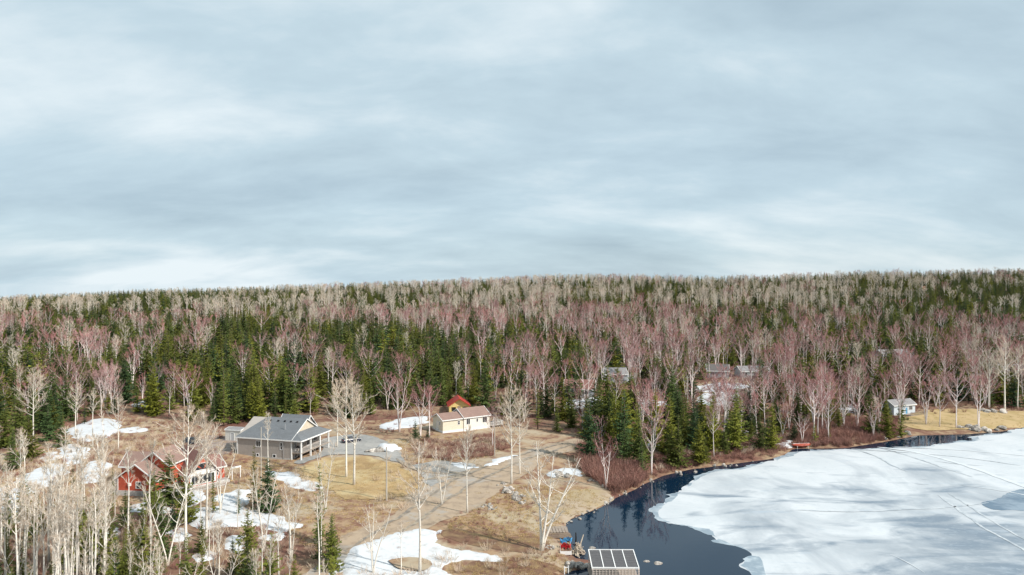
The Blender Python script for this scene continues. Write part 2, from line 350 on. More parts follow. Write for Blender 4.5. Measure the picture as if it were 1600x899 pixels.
def strip(name, pts, wd, m, z, step=0.8, jit=0.25):
    c = smooth_poly(pts, step, jit, len(pts)+wd*7, closed=False); mb = MB(); n = len(c)
    for i, q in enumerate(c):
        a = c[max(i-1,0)]; e_ = c[min(i+1,n-1)]; d = (e_-a)/np.linalg.norm(e_-a); nn = np.array([-d[1], d[0]]); f = wd*0.5*min(1, (i+1)/6, (n-i)/6)*(0.7+0.6*noise.noise(Vector((i*0.35, wd*9, 1)))**2+0.2*random.random())
        for sgn in (-1, 1):
            p = q+nn*f*sgn; mb.v.append((p[0], p[1], z if z is not None else float(ground(*p))+0.06))
    for i in range(n-1): mb.f.append((2*i, 2*i+1, 2*i+3, 2*i+2))
    o = mb.build(name, m); return tag(o, kind='structure')
for l, wd, mm in [([(1340,704),(1372,716),(1395,729),(1420,740)], 0.55, M_track), ([(1376,701),(1420,714),(1470,731),(1522,748)], 0.7, M_track), ([(1330,703),(1420,709),(1500,716),(1600,730)], 0.5, M_track),
                  ([(1500,760),(1540,765),(1600,775),(1660,790)], 0.6, M_track), ([(1245,799),(1330,801),(1420,798),(1500,793),(1548,787)], 0.55, M_track), ([(1465,775),(1500,800),(1540,828),(1590,856),(1640,890)], 0.6, M_track),
                  ([(1480,772),(1525,800),(1570,828),(1620,856)], 0.4, M_track), ([(1370,700),(1430,708),(1500,726),(1560,747),(1620,770)], 1.5, M_trackw), ([(1395,700),(1470,703),(1540,708),(1620,716)], 0.8, M_trackw),
                  ([(1322,705),(1336,707),(1348,708)], 0.8, M_track), ([(1430,757),(1444,759),(1456,758)], 0.9, M_track), ([(1440,750),(1449,751.5),(1458,752)], 0.7, M_track), ([(1460,722),(1500,727),(1540,730)], 0.45, M_track), ([(1390,868),(1420,882),(1450,900)], 0.3, M_trackw)]:
    strip('snowmobile_track', w0(l), wd, mm, 0.178 if mm is M_track else 0.182)
# cleared ground, road, driveway, lawns
sheet('cleared_ground', pxs([(-120,745),(20,706),(110,682),(150,655),(235,654),(330,676),(400,668),(520,660),(600,657),(690,650),(770,652),(805,668),(850,676),(905,684),(912,700),(905,722),(940,752),(958,776),(930,796),(893,808),(882,822),(878,846),(884,872),(885,897),(800,930),(620,935),(560,920),(520,870),(430,820),(300,800),(130,790),(-60,800)]), M_dry, 0.05, 1.6, seed=21, jit=1.0)
sheet('beach', pxs([(880,819),(900,808),(935,795),(958,780),(925,765),(880,770),(845,785),(830,800),(850,812)]), M_beach, 0.09, 1.2, seed=22, jit=0.6)
sheet('dark_bank', pxs([(700,828),(740,832),(790,840),(845,842),(862,858),(845,866),(780,860),(735,852),(690,838)]), M_dkbrown, 0.10, 1.2, seed=23)  # dark brown band of ground running left from the twin-trunk birch
sheet('dark_bank', pxs([(745,878),(800,872),(850,880),(884,893),(880,912),(800,905),(720,892)]), M_dkbrown, 0.10, 1.2, seed=24)
sheet('dirt_road', pxs([(908,686),(880,690),(850,697),(815,707),(775,716),(735,733),(705,742),(670,760),(640,785),(600,815),(540,838),(500,880),(470,930),(560,930),(585,880),(640,842),(690,815),(730,803),(770,775),(800,756),(830,738),(850,718),(905,698)]), M_road, 0.11, 1.2, seed=25, jit=1.0, bstep=.5)
sheet('gravel_driveway', pxs([(505,688),(560,680),(600,690),(628,712),(640,728),(690,722),(745,728),(705,748),(668,762),(655,738),(620,722),(570,713),(515,713),(470,726),(462,722),(500,708)]), M_gravel, 0.15, 1.1, seed=26, jit=0.8, bstep=.5)
sheet('dry_lawn', pxs([(520,716),(570,716),(620,726),(652,742),(655,760),(625,778),(560,782),(515,768),(470,745),(480,728)]), M_lawn, 0.13, 1.1, seed=27, jit=1.5, bstep=.4)
sheet('dry_lawn', pxs([(1405,662),(1425,648),(1480,640),(1560,643),(1660,645),(1700,660),(1605,668),(1560,671),(1500,672),(1440,672)]), mat('lakeside_lawn', (0.44,0.32,0.17), 0.95, (0.34,0.25,0.11), 0.3, 0.45, 0.65, 8), 0.10, 1.6, seed=28, jit=0.7)
sheet('gravel_yard', pxs([(285,700),(300,684),(345,682),(372,690),(371,705),(330,712)]), mat('brown_gravel', (0.34,0.28,0.24), 0.95, (0.25,0.19,0.16), 0.6), 0.12, 1.1, seed=29)
sheet('snowy_lane', pxs([(880,629),(930,621),(990,624),(1060,632),(1066,640),(1010,634),(950,632),(890,642)]), M_snow, 0.12, 1.5, seed=30)
sheet('far_clearing', pxs([(1080,606),(1120,594),(1180,588),(1210,594),(1190,612),(1120,618)]), M_beach, 0.10, 1.8, seed=31)
M_rut = mat('wheel_rut', (0.20,0.175,0.15), 0.95, (0.36,0.30,0.225), 0.6, 0.42, 0.62, 8)
for l, wd in [([(880,694),(830,708),(770,726),(715,750),(660,785),(600,826),(540,862)], .8), ([(890,697),(845,712),(790,732),(735,760),(680,796),(625,836),(570,872)], .8), ([(620,718),(650,735),(690,742),(730,738)], 1.4), ([(655,752),(690,748),(725,742),(752,735)], 1.8), ([(690,735),(720,742),(700,756)], 1.2)]:
    o = strip('wheel_rut', pxs(l), wd, M_rut, None, 0.8, .5)
    for v in o.data.vertices: v.co.z += .13
SNOW = [[(545,862),(590,842),(650,828),(682,836),(700,852),(740,862),(795,873),(770,882),(715,878),(690,888),(700,905),(540,912)],
        [(300,808),(335,797),(385,800),(448,818),(430,826),(380,822),(315,822)], [(425,744),(455,741),(488,758),(480,765),(445,755)], [(95,708),(110,699),(135,705),(132,720),(110,725)],
        [(118,672),(150,660),(180,664),(172,678),(140,688),(122,683)], [(190,672),(215,669),(222,674),(195,677)], [(590,668),(620,656),(668,652),(668,662),(622,672)], [(700,727),(720,724),(752,731),(735,735),(705,732)],
        [(755,728),(790,715),(806,712),(800,718),(772,729)], [(38,748),(75,730),(105,733),(88,752),(55,762)], [(130,740),(150,724),(168,728),(160,748),(138,752)], [(268,768),(290,758),(315,770),(310,784),(285,786)],
        [(345,778),(375,768),(388,772),(372,790),(350,792)], [(855,742),(880,732),(912,735),(905,745),(880,742),(868,750)], [(1208,697),(1225,690),(1236,692),(1228,702)], [(680,832),(690,828),(694,834),(684,836)], [(0,775),(18,770),(30,800),(20,815),(-10,800)],
        [(355,850),(380,838),(390,850),(372,862)], [(300,872),(320,862),(330,872),(312,880)], [(1075,610),(1110,600),(1160,600),(1168,607),(1110,613)], [(1310,640),(1328,632),(1345,640),(1325,647)], [(1290,668),(1315,662),(1330,670),(1308,674)], [(1360,592),(1385,584),(1408,588),(1395,598)], [(955,592),(975,586),(990,592),(975,600)], [(205,634),(225,626),(235,632),(220,638)], [(500,893),(522,880),(540,890),(530,905)], [(160,835),(182,826),(190,838),(170,845)]]
for i in list(range(1,6))+[9,10,11,12,16,17,18,26]:
    cx0 = sum(p[0] for p in SNOW[i])/len(SNOW[i]); cy0 = sum(p[1] for p in SNOW[i])/len(SNOW[i]); SNOW[i] = [(cx0+(p[0]-cx0)*1.35, cy0+(p[1]-cy0)*1.3) for p in SNOW[i]]
SNOW += [[(200,792),(235,786),(268,792),(262,802),(220,804)],[(60,715),(85,705),(98,712),(80,722)],[(20,765),(40,752),(62,768),(45,782)],[(250,835),(280,826),(300,838),(276,848)],[(405,842),(430,832),(450,842),(430,852)],[(1090,622),(1120,612),(1155,618),(1140,632),(1100,634)],[(1000,700),(1020,690),(1030,698),(1012,706)],[(1160,680),(1176,672),(1186,680),(1172,688)]]
for i, l in enumerate(SNOW):
    sheet('snow_patch', pxs(l), M_snow, 0.16 if i != 8 else 0.2, 0.9, 0.12, 1.6, seed=40+i, jit=1.6, bstep=0.3)
sheet('bare_turf', pxs([(610,880),(640,876),(672,882),(662,895),(625,893)]), M_dry, 0.46, 1.0, seed=77)

# ------------------------------------------------------------------ tree meshes
def bare_tree(seed, h, base, spread, limbs, twn, tww, steep, stems=1, lean=0.0, twl=0.8, sides=6, droop=0.0, subs=5, lim=0.62, wsub=False, curl=0.10, upw=0.0, fan=None, rtrunk=None, topheavy=0.5):
    rg = random.Random(seed); tr = MB(); tw = MB()
    def rv(): return Vector((rg.uniform(-1,1), rg.uniform(-1,1), rg.uniform(-1,1)))
    segs = []                                                  # (p0, p1, weight) carriers for twigs
    for s_ in range(stems):
        az = 2*math.pi*(s_/stems)+rg.uniform(-.4,.4); ln = lean if stems == 1 else lean*rg.uniform(0.7,1.3)
        az, ln = (az, ln) if not fan else fan[s_]
        hh = h*(1 if s_ == 0 else rg.uniform(0.8,0.97)); r0 = rtrunk or 0.0105*h*(1 if stems == 1 else 0.8)
        pts = []; rad = []; n = 9; wob = rv()*0.5
        for i in range(n):
            t_ = i/(n-1); off = ln*hh*t_**1.15
            pts.append(Vector((math.cos(az)*off+wob.x*math.sin(t_*4+seed)*t_, math.sin(az)*off+wob.y*math.sin(t_*5+1.3*seed)*t_, hh*t_-(0.3 if i == 0 else 0))))
            rad.append(r0*(1.25 if i == 0 else 1)*(1-t_*0.9))
        tr.tube(pts, rad, sides)
        nl = max(4, limbs//stems)
        for k in range(nl):
            t_ = base+(0.97-base)*((k+rg.random()*0.7)/nl)
            f = t_*(n-1); i = min(int(f), n-2); p = pts[i].lerp(pts[i+1], f-i); rr = r0*(1-t_*0.9)
            a = k*2.4+rg.uniform(-.5,.5); rel = (t_-base)/(1-base)
            env = (math.sin(math.pi*min(1, 0.18+rel*0.82)**0.8)*0.75+0.25) if topheavy < 0.6 else (1.0-0.75*rel)
            ll = spread*env*rg.uniform(0.7,1.25)
            el = steep*rg.uniform(0.8,1.15)
            d = Vector((math.cos(a)*math.cos(el), math.sin(a)*math.cos(el), math.sin(el)))
            lp = [p]; m = 5
            for j in range(m):
                d = (d+Vector((0,0,curl-droop*j*0.1))+rv()*0.13).normalized(); lp.append(lp[-1]+d*ll/m)
            tr.tube(lp, [max(rr*lim*(1-j/m*0.8), 0.016) for j in range(m+1)], 3 if sides < 6 else 4, cap=False)
            for j in range(1, m): segs.append((lp[j], lp[j+1], 0.6+0.5*j))
            for q in range(subs):
                j = rg.randint(1, m-1); o_ = lp[j].lerp(lp[j+1], rg.random()); dd = ((lp[j+1]-lp[j]).normalized()+rv()*0.75+Vector((0,0,0.15))).normalized(); sl = ll*rg.uniform(0.25,0.5)
                e1 = o_+dd*sl*0.5; dd = (dd+rv()*0.3+Vector((0,0,0.15-droop))).normalized(); e2 = e1+dd*sl*0.5
                (tr if wsub else tw).tube([o_, e1, e2], [max(rr*0.3, tww*0.9), tww*0.8, tww*0.4], 3, cap=False)
                segs += [(o_, e1, 1.0), (e1, e2, 1.8)]
        segs.append((pts[-2], pts[-1], 2.0))
    ws = [s[2]*(max(0.05, s[1].z/h)**upw if upw else 1) for s in segs]
    for s in rg.choices(segs, ws, k=twn):
        p = s[0].lerp(s[1], rg.random()); d = ((s[1]-s[0]).normalized()*0.9+rv()*0.8+Vector((0,0,0.2-droop))).normalized()
        l_ = twl*rg.uniform(0.5,1.2); sd_ = d.cross(rv()).normalized()*tww*0.5; e_ = p+d*l_
        b_ = len(tw.v); tw.v += [tuple(p-sd_), tuple(p+sd_), tuple(e_)]; tw.f.append((b_,b_+1,b_+2))
    return tr, tw
def spruce(seed, h, rad, whorls, per, nb, dens=1.0, bare=0.06, tip=0.9):
    rg = random.Random(seed); tr = MB(); nd_ = MB()
    tr.tube([(0,0,-0.3),(0,0,h*0.5),(0,0,h*0.98)], [0.012*h, 0.008*h, 0.01], 5)
    for wi in range(whorls):
        t_ = bare+(0.985-bare)*(wi+rg.uniform(-.3,.3))/whorls; t_ = max(bare, min(0.985, t_)); z = t_*h
        L0 = rad*(1-t_)**tip*rg.uniform(0.8,1.1)+0.12
        a0 = rg.random()*6.28
        for k in range(per):
            if rg.random() > dens: continue
            a = a0+k*2*math.pi/per+rg.uniform(-.3,.3); ln = L0*rg.uniform(0.45,1.3); z = min(0.985, t_+rg.uniform(-.55,.55)/whorls)*h
            up = 0.35*t_-0.22+rg.uniform(-.1,.1)
            o = Vector((math.cos(a), math.sin(a), 0)); sdv = Vector((-o.y, o.x, 0))
            prev = Vector((0,0,z))
            for j in range(nb):
                f0 = j/nb; f1 = (j+1)/nb
                q = o*ln*f1+Vector((0,0,z+ln*(up*f1-0.22*f1*(1-f1)*2+0.12*f1*f1)))
                wd = ln*0.40*(1-f0*0.75)+0.05
                for sg in (-1, 1):
                    tipv = prev.lerp(q, 0.75)+sdv*sg*wd*rg.uniform(0.7,1.2)+Vector((0,0,-wd*rg.uniform(0.15,0.65)))+o*ln*0.16
                    b_ = len(nd_.v); nd_.v += [tuple(prev), tuple(q), tuple(tipv)]; nd_.f.append((b_,b_+1,b_+2))
                # a hanging spray below the spine
                hv = prev.lerp(q, 0.6)+Vector((rg.uniform(-.1,.1), rg.uniform(-.1,.1), -wd*rg.uniform(0.35,0.8)))
                b_ = len(nd_.v); nd_.v += [tuple(prev), tuple(q), tuple(hv)]; nd_.f.append((b_,b_+1,b_+2))
                prev = q
            e_ = prev+o*ln*0.18; b_ = len(nd_.v); nd_.v += [tuple(prev+sdv*0.1*ln), tuple(prev-sdv*0.1*ln), tuple(e_)]; nd_.f.append((b_,b_+1,b_+2))
    return tr, nd_
def smooth(me): me.polygons.foreach_set('use_smooth', [True]*len(me.polygons)); return me
KIND = {}
def reg(kind, h, mbs, bark, leaf):
    tr, tw = mbs; KIND.setdefault(kind, []).append((h, smooth(tr.mesh('trunk', bark)), tw.mesh('crown', leaf)))
# near trees (a hundred metres off), mid trees, far trees
for s in range(8): reg('aspen_near', 17, bare_tree(100+s, 17, [0.42,0.55,0.36,0.62,0.45,0.38,0.66,0.58][s], [3.4,2.4,4.2,1.9,3.2,4.6,1.8,2.6][s], [18,16,18,14,17,18,13,15][s], [1900,1000,4200,700,2000,4400,650,1000][s], 0.026, [R(46),R(55),R(42),R(55),R(48),R(40),R(58),R(50)][s], twl=0.6, subs=7, wsub=True, rtrunk=0.19), M_bark, M_twig_pale)
for s in range(4): reg('clump_near', 15, bare_tree(140+s, 15, 0.33, 3.2, 20, 1100, 0.026, R(46), stems=[2,3,2,3][s], lean=[0.16,0.2,0.26,0.14][s], twl=0.6, subs=5, wsub=True, rtrunk=0.16), M_bark, M_twig_pale)
for s in range(5): reg('aspen', 16, bare_tree(200+s, 16, [0.4,0.48,0.35,0.5,0.42][s], [4.2,3.6,4.6,3.2,4.0][s], 17, 950, 0.040, R(46), twl=0.8, sides=5, subs=4, rtrunk=0.17), M_bark, M_twig_buff)
for s in range(8): reg('birch', 15, bare_tree(300+s, 15, [0.34,0.40,0.34,0.45,0.38,0.36,0.48,0.38][s], [7.4,6.4,6.4,6.0,6.8,7.6,5.6,6.8][s], [14,15,16,13,14,14,12,14][s], [1700,1500,1600,1400,1500,1800,1200,1500][s], 0.038, [R(36),R(40),R(38),R(42),R(38),R(34),R(42),R(36)][s], curl=.22, upw=1.6, stems=[1,2,3,1,2,1,1,2][s], lean=[0.02,0.1,0.13,0.03,0.14,0.04,0.06,0.2][s], twl=0.8, sides=5, subs=5, lim=0.85, rtrunk=0.19), M_barkred, M_twig_red)
for s in range(6): reg('spruce', 14, spruce(400+s, 14, [3.2,2.7,3.5,3.0,2.5,3.3][s], 24, 9, 3, [0.9,0.8,0.9,0.72,0.85,0.78][s]), M_sbark, M_spruce)
for s in range(3): reg('spruce_thin', 13, spruce(450+s, 13, [1.2,1.0,1.4][s], 26, 7, 3, 0.8, 0.12), M_sbark, M_spruce)
FAR = {}
for s in range(5): FAR.setdefault('aspen', []).append((16, bare_tree(500+s, 16, 0.42, [4.4,3.8,4.8,3.4,4.2][s], 11, 480, 0.080, R(46), twl=1.0, sides=4, subs=3, rtrunk=.23, lim=.8), M_bark, M_twig_buff))
for s in range(5): FAR.setdefault('birch', []).append((15, bare_tree(520+s, 15, 0.42, [7.2,6.2,6.4,7.6,6.0][s], 11, 560, 0.080, R(36), curl=.22, upw=1.6, stems=[1,2,3,1,2][s], lean=[.03,.1,.13,.05,.16][s], twl=1.0, sides=4, subs=3, lim=.85, rtrunk=.22), M_barkred, M_twig_red))
for s in range(5): FAR.setdefault('spruce', []).append((14, spruce(540+s, 14, [3.2,2.7,3.6,2.9,2.3][s], 16, 8, 2, [0.93,0.8,0.9,0.75,0.85][s]), M_sbark, M_spruce))
rng = random.Random(7)
def tree(kind, loc, h, label, group, cat='tree', name=None, vi=None, rz=None):
    pr = KIND[kind]; v = pr[(rng.randrange(len(pr)) if vi is None else vi)]
    o = empty(name or {'spruce':'spruce_tree','spruce_thin':'spruce_tree','aspen':'aspen_tree','aspen_near':'aspen_tree','birch':'birch_tree','clump_near':'birch_tree'}[kind], loc, rng.random()*6.28 if rz is None else rz)
    s = h/v[0]; o.scale = (s*rng.uniform(0.92,1.1), s*rng.uniform(0.92,1.1), s)
    link_mesh('trunk', v[1], o); link_mesh('crown', v[2], o)
    return tag(o, label, cat, group)
def hand(kind, px, py, top, label, group=None, vi=None, rz=None):
    p = P(px, py); return tree(kind, p, (py-top)*p.y/FPX, label, group, vi=vi, rz=rz)

# ------------------------------------------------------------------ scatter of uncountable stuff (geometry nodes)
def scatter(name, label, pts, protos):
    col = bpy.data.collections.new(name+'_sources')
    for i, (mb, ms) in enumerate(protos):
        if isinstance(mb, tuple):
            a, b_ = mb; m = MB(); m.v = a.v+b_.v; m.f = a.f+[tuple(k+len(a.v) for k in f) for f in b_.f]
            me = m.mesh('%s_source' % name, ms); me.polygons.foreach_set('material_index', [0]*len(a.f)+[1]*len(b_.f))
            me.polygons.foreach_set('use_smooth', [True]*len(a.f)+[False]*len(b_.f))
        else: me = mb.mesh('%s_source' % name, ms)
        col.objects.link(bpy.data.objects.new('%s_source_%02d' % (name, i), me))
    me = bpy.data.meshes.new(name); me.from_pydata([p[:3] for p in pts], [], [])
    for nm, ty, vals in (('rz','FLOAT',[p[3] for p in pts]),('sc','FLOAT',[p[4] for p in pts]),('pick','INT',[p[5] for p in pts])):
        at = me.attributes.new(nm, ty, 'POINT'); at.data.foreach_set('value', vals)
    ng = bpy.data.node_groups.new(name+'_scatter', 'GeometryNodeTree')
    ng.interface.new_socket('Geometry', in_out='INPUT', socket_type='NodeSocketGeometry'); ng.interface.new_socket('Geometry', in_out='OUTPUT', socket_type='NodeSocketGeometry')
    n = ng.nodes; l = ng.links; gi = n.new('NodeGroupInput'); go = n.new('NodeGroupOutput')
    ip = n.new('GeometryNodeInstanceOnPoints'); ci = n.new('GeometryNodeCollectionInfo'); ci.inputs[0].default_value = col; ci.inputs['Separate Children'].default_value = True; ci.inputs['Reset Children'].default_value = True
    def na(nm, ty):
        q = n.new('GeometryNodeInputNamedAttribute'); q.data_type = ty; q.inputs[0].default_value = nm; return q.outputs[0]
    cx = n.new('ShaderNodeCombineXYZ'); l.new(na('rz','FLOAT'), cx.inputs[2])
    er = n.new('FunctionNodeEulerToRotation'); l.new(cx.outputs[0], er.inputs[0])
    l.new(gi.outputs[0], ip.inputs['Points']); l.new(ci.outputs[0], ip.inputs['Instance']); ip.inputs['Pick Instance'].default_value = True
    l.new(na('pick','INT'), ip.inputs['Instance Index']); l.new(er.outputs[0], ip.inputs['Rotation']); l.new(na('sc','FLOAT'), ip.inputs['Scale']); l.new(ip.outputs[0], go.inputs[0])
    o = link_mesh(name, me); o.modifiers.new('scatter', 'NODES').node_group = ng
    return tag(o, label, {'spruce_forest':'forest','birch_forest':'forest','aspen_forest':'forest','brush':'brush','pale_brush':'brush','dry_grass':'grass'}.get(name, 'stuff'), kind='stuff')

# ------------------------------------------------------------------ buildings
def siding(name, c, c2, pitch=0.2, vertical=False):
    m = mat(name, c, 0.75, c2, 1.2, 0.4, 0.7, 5); t = m.node_tree; b = t.nodes['Principled BSDF']
    wv = t.nodes.new('ShaderNodeTexWave'); wv.wave_type = 'BANDS'; wv.bands_direction = 'X' if vertical else 'Z'; wv.wave_profile = 'SAW'; wv.inputs['Scale'].default_value = 0.314/pitch
    tcn = t.nodes.new('ShaderNodeTexCoord'); t.links.new(tcn.outputs['Object'], wv.inputs['Vector'])
    bp = t.nodes.new('ShaderNodeBump'); bp.inputs['Strength'].default_value = 0.7; bp.inputs['Distance'].default_value = 0.03
    t.links.new(wv.outputs['Fac'], bp.inputs['Height']); t.links.new(bp.outputs[0], b.inputs['Normal']); return m
def shingle(name, c, c2): return mat(name, c, 0.9, c2, 3.5, 0.4, 0.62, 8, stretch=(1,1,3), bump=0.5, col3=tuple(v*0.8 for v in c), scale3=0.5)
M_taupe = siding('taupe_siding', (0.43,0.385,0.345), (0.385,0.345,0.31)); M_cream = siding('cream_siding', (0.72,0.66,0.53), (0.67,0.61,0.48)); M_cream2 = siding('pale_cream_siding', (0.78,0.75,0.68), (0.72,0.69,0.62))
M_redw = siding('red_siding', (0.55,0.115,0.065), (0.45,0.085,0.05)); M_yel = siding('yellow_siding', (0.76,0.58,0.25), (0.70,0.52,0.22)); M_bluew = siding('pale_blue_siding', (0.62,0.68,0.72), (0.55,0.62,0.68)); M_greyw = siding('grey_siding', (0.42,0.43,0.44), (0.36,0.37,0.38)); M_gab = siding('beige_gable', (0.62,0.54,0.42), (0.56,0.48,0.37))
M_rgrey = shingle('slate_grey_shingle', (0.185,0.195,0.205), (0.135,0.145,0.155)); M_rbrown = shingle('brown_shingle', (0.31,0.205,0.17), (0.24,0.155,0.13)); M_rpink = shingle('dull_red_shingle', (0.28,0.15,0.125), (0.22,0.11,0.095)); M_rred = plain('red_metal_roof', (0.42,0.05,0.035), 0.45); M_rlight = shingle('pale_grey_roof', (0.30,0.29,0.29), (0.22,0.21,0.21)); M_rdull = shingle('weathered_roof', (0.16,0.145,0.14), (0.12,0.11,0.105))
M_conc = mat('concrete', (0.52,0.50,0.47), 0.9, (0.42,0.40,0.38), 2.0); M_wood = mat('weathered_wood', (0.36,0.30,0.25), 0.85, (0.26,0.21,0.17), 1.5, stretch=(1,6,1)); M_dark = plain('dark_interior', (0.02,0.018,0.016), 0.6); M_black = plain('black_plastic', (0.02,0.02,0.022), 0.4)
def win(parent, o, u, n, w_, h_, cols=1, rows=1, glass=None, frame=None, fw=0.11):
    """a window with its frame standing proud of the wall: o = lower-left corner, u = along the wall, n = outwards"""
    o = Vector(o); u = Vector((*u,0)); n = Vector((*n,0)); z = Vector((0,0,1)); glass = glass or M_glass; frame = frame or M_white
    def bx(mb, a, b_, c, d, e0, e1):
        pts = [o+u*x+z*y+n*e for e in (e0, e1) for x, y in ((a,c),(b_,c),(b_,d),(a,d))]; k = len(mb.v); mb.v += [tuple(p) for p in pts]
        mb.f += [tuple(k+i for i in q) for q in ((0,1,2,3),(7,6,5,4),(0,4,5,1),(1,5,6,2),(2,6,7,3),(3,7,4,0))]
    f = MB(); bx(f,-fw,0,-fw,h_+fw,-.02,.07); bx(f,w_,w_+fw,-fw,h_+fw,-.02,.07); bx(f,0,w_,-fw,0,-.02,.07); bx(f,0,w_,h_,h_+fw,-.02,.07)
    for i in range(1, cols): bx(f, w_*i/cols-.03, w_*i/cols+.03, 0, h_, -.02, .05)
    for i in range(1, rows): bx(f, 0, w_, h_*i/rows-.03, h_*i/rows+.03, -.02, .045)
    fo = f.build('window', frame, parent)
    for i in range(cols):
        for j in range(rows):
            g = MB(); bx(g, w_*i/cols+(.03 if i else 0), w_*(i+1)/cols-(.03 if i < cols-1 else 0), h_*j/rows+(.03 if j else 0), h_*(j+1)/rows-(.03 if j < rows-1 else 0), 0.004, 0.02); g.build('pane', glass, fo)
    return fo
def gable_roof(parent, x0, x1, y0, y1, ze, zr, m, ov=0.4, th=0.16, trim=M_white, axis='x', hip=0.0):
    """ridge along x (or y); eaves at ze, ridge at zr; hip pulls the x0 ridge end inwards"""
    def S(a, b_, c): return (a, b_, c) if axis == 'x' else (b_, a, c)
    if axis == 'y': x0, x1, y0, y1 = y0, y1, x0, x1
    ym = (y0+y1)/2; sl = (zr-ze)/(ym-y0); lo = ze-sl*ov; a, c = x0-ov, x1+ov; h = hip+ov if hip else 0
    q = [[S(a,y0-ov,lo), S(c,y0-ov,lo), S(c,ym,zr), S(a+h,ym,zr)], [S(c,y1+ov,lo), S(a,y1+ov,lo), S(a+h,ym,zr), S(c,ym,zr)]]
    if axis == 'y': q = [p[::-1] for p in q]
    r = MB()
    for p in q: r.slab([(v[0],v[1],v[2]+th) for v in p], th-0.02)
    if hip: r.slab([(v[0],v[1],v[2]+th) for v in (S(a,y1+ov,lo), S(a,y0-ov,lo), S(a+h,ym,zr))], th-0.02)
    ro = r.build('roof', m, parent)
    for yy in (y0-ov-0.03, y1+ov-0.03):
        A = S(a, yy, 0); B = S(c, yy+0.06, 0); f = MB().box(min(A[0],B[0]), max(A[0],B[0]), min(A[1],B[1]), max(A[1],B[1]), lo-0.1, lo+th+0.02); f.build('fascia', trim, ro)
    for xe in ([c] if hip else [a, c]):
        rk = MB()
        for s0, s1 in ((y0-ov, ym), (y1+ov, ym)):
            p0 = Vector(S(xe, s0, lo+th/2)); p1 = Vector(S(xe, s1, zr+th/2)); dx = Vector(S(0.05,0,0)); dz = Vector((0,0,0.11)); k = len(rk.v)
            rk.v += [tuple(p) for p in (p0-dx-dz, p1-dx-dz, p1-dx+dz, p0-dx+dz, p0+dx-dz, p1+dx-dz, p1+dx+dz, p0+dx+dz)]
            rk.f += [tuple(k+i for i in g) for g in ((0,1,2,3),(7,6,5,4),(0,4,5,1),(1,5,6,2),(2,6,7,3),(3,7,4,0))]
        rk.build('rake_board', trim, ro)
    return ro
def gable_wall(parent, x0, x1, y0, y1, z0, ze, zr, m, axis='x', name='wall'):
    w_ = MB(); k = 0
    if axis == 'x':
        ym = (y0+y1)/2; sec = [(y0,z0),(y1,z0),(y1,ze),(ym,zr),(y0,ze)]; A = [(x0,a,b_) for a, b_ in sec]; B = [(x1,a,b_) for a, b_ in sec]
    else:
        xm = (x0+x1)/2; sec = [(x0,z0),(x1,z0),(x1,ze),(xm,zr),(x0,ze)]; A = [(a,y0,b_) for a, b_ in sec]; B = [(a,y1,b_) for a, b_ in sec]
    w_.v = A+B; w_.f = [(0,1,2,3,4),(9,8,7,6,5)]+[(i,(i+1)%5,(i+1)%5+5,i+5) for i in range(5)]
    me = w_.build(name, m, parent); bm = bmesh.new(); bm.from_mesh(me.data); bmesh.ops.recalc_face_normals(bm, faces=bm.faces); bm.to_mesh(me.data); bm.free(); return me
def frame_of(a, b_):
    A = P(*a); B = P(*b_); d = B-A; return A, math.atan2(d.y, d.x), math.hypot(d.x, d.y)
FX, BX = ((1,0),(0,-1)), None
FOOT = []                                                       # building footprints kept clear of trees
def foot(o, x0, x1, y0, y1, pad=2.0):
    c, s = math.cos(o.rotation_euler.z), math.sin(o.rotation_euler.z)
    FOOT.append([(o.location.x+x*c-y*s, o.location.y+x*s+y*c) for x, y in ((x0-pad,y0-pad),(x1+pad,y0-pad),(x1+pad,y1+pad),(x0-pad,y1+pad))])
def railing(parent, pts, h=0.95, m=None, gap=0.16, name='railing'):
    r = MB(); m = m or M_white
    for p, q in zip(pts[:-1], pts[1:]):
        p = Vector(p); q = Vector(q); up = Vector((0,0,h)); r.bar(p+up, q+up, 0.09); r.bar(p+Vector((0,0,0.1)), q+Vector((0,0,0.1)), 0.06)
        n = max(2, int((q-p).length/gap))
        for i in range(n+1): a = p.lerp(q, i/n); r.bar(a, a+up, 0.05 if 0 < i < n else 0.11)
    return r.build(name, m, parent)

def pt(o, x, y, z):
    c, s = math.cos(o.rotation_euler.z), math.sin(o.rotation_euler.z); return Vector((o.location.x+x*c-y*s, o.location.y+x*s+y*c, o.location.z+z))
# --- grey-roofed house
A, rz, LL = frame_of((371,710), (471,721))
h = tag(empty('house', A, rz), 'taupe two-storey house with slate grey roof, white-posted porch and upper deck', 'house'); foot(h, 0, LL+.5, 0, 16)
k = LL/18.3; W = 15.4*k; D = 12.0
gable_wall(h, 0, W, 0, D, -2.5, 4.1, 7.6, M_taupe)
MB().box(-.06,W+.06,-.06,D+.06,-3,-.15).build('foundation', M_conc, h)
rf = gable_roof(h, 0, W, 0, D, 4.1, 7.6, M_rgrey, hip=4.0)
g = MB(); g.poly([(W+.05,1.6,5.1),(W+.05,D-1.6,5.1),(W+.05,D/2,7.45)]); g.build('gable', M_gab, h)
E = LL+.25; pr = MB()
pr.slab([(W-.1,1.9,5.35),(E,-.4,4.05),(E,D+.4,4.05),(W-.1,D-1.9,5.35)], .14); pr.slab([(W+.42,-.4,4.03),(E,-.4,4.03),(W+.42,1.75,5.27)], .14); pr.slab([(E,D+.4,4.03),(W+.42,D+.4,4.03),(W+.42,D-1.75,5.27)], .14)
po = pr.build('porch_roof', M_rgrey, h)
MB().box(E-.04,E+.06,-.42,D+.42,3.78,4.06).box(W+.42,E-.05,-.46,-.36,3.78,4.04).build('fascia', M_white, po)
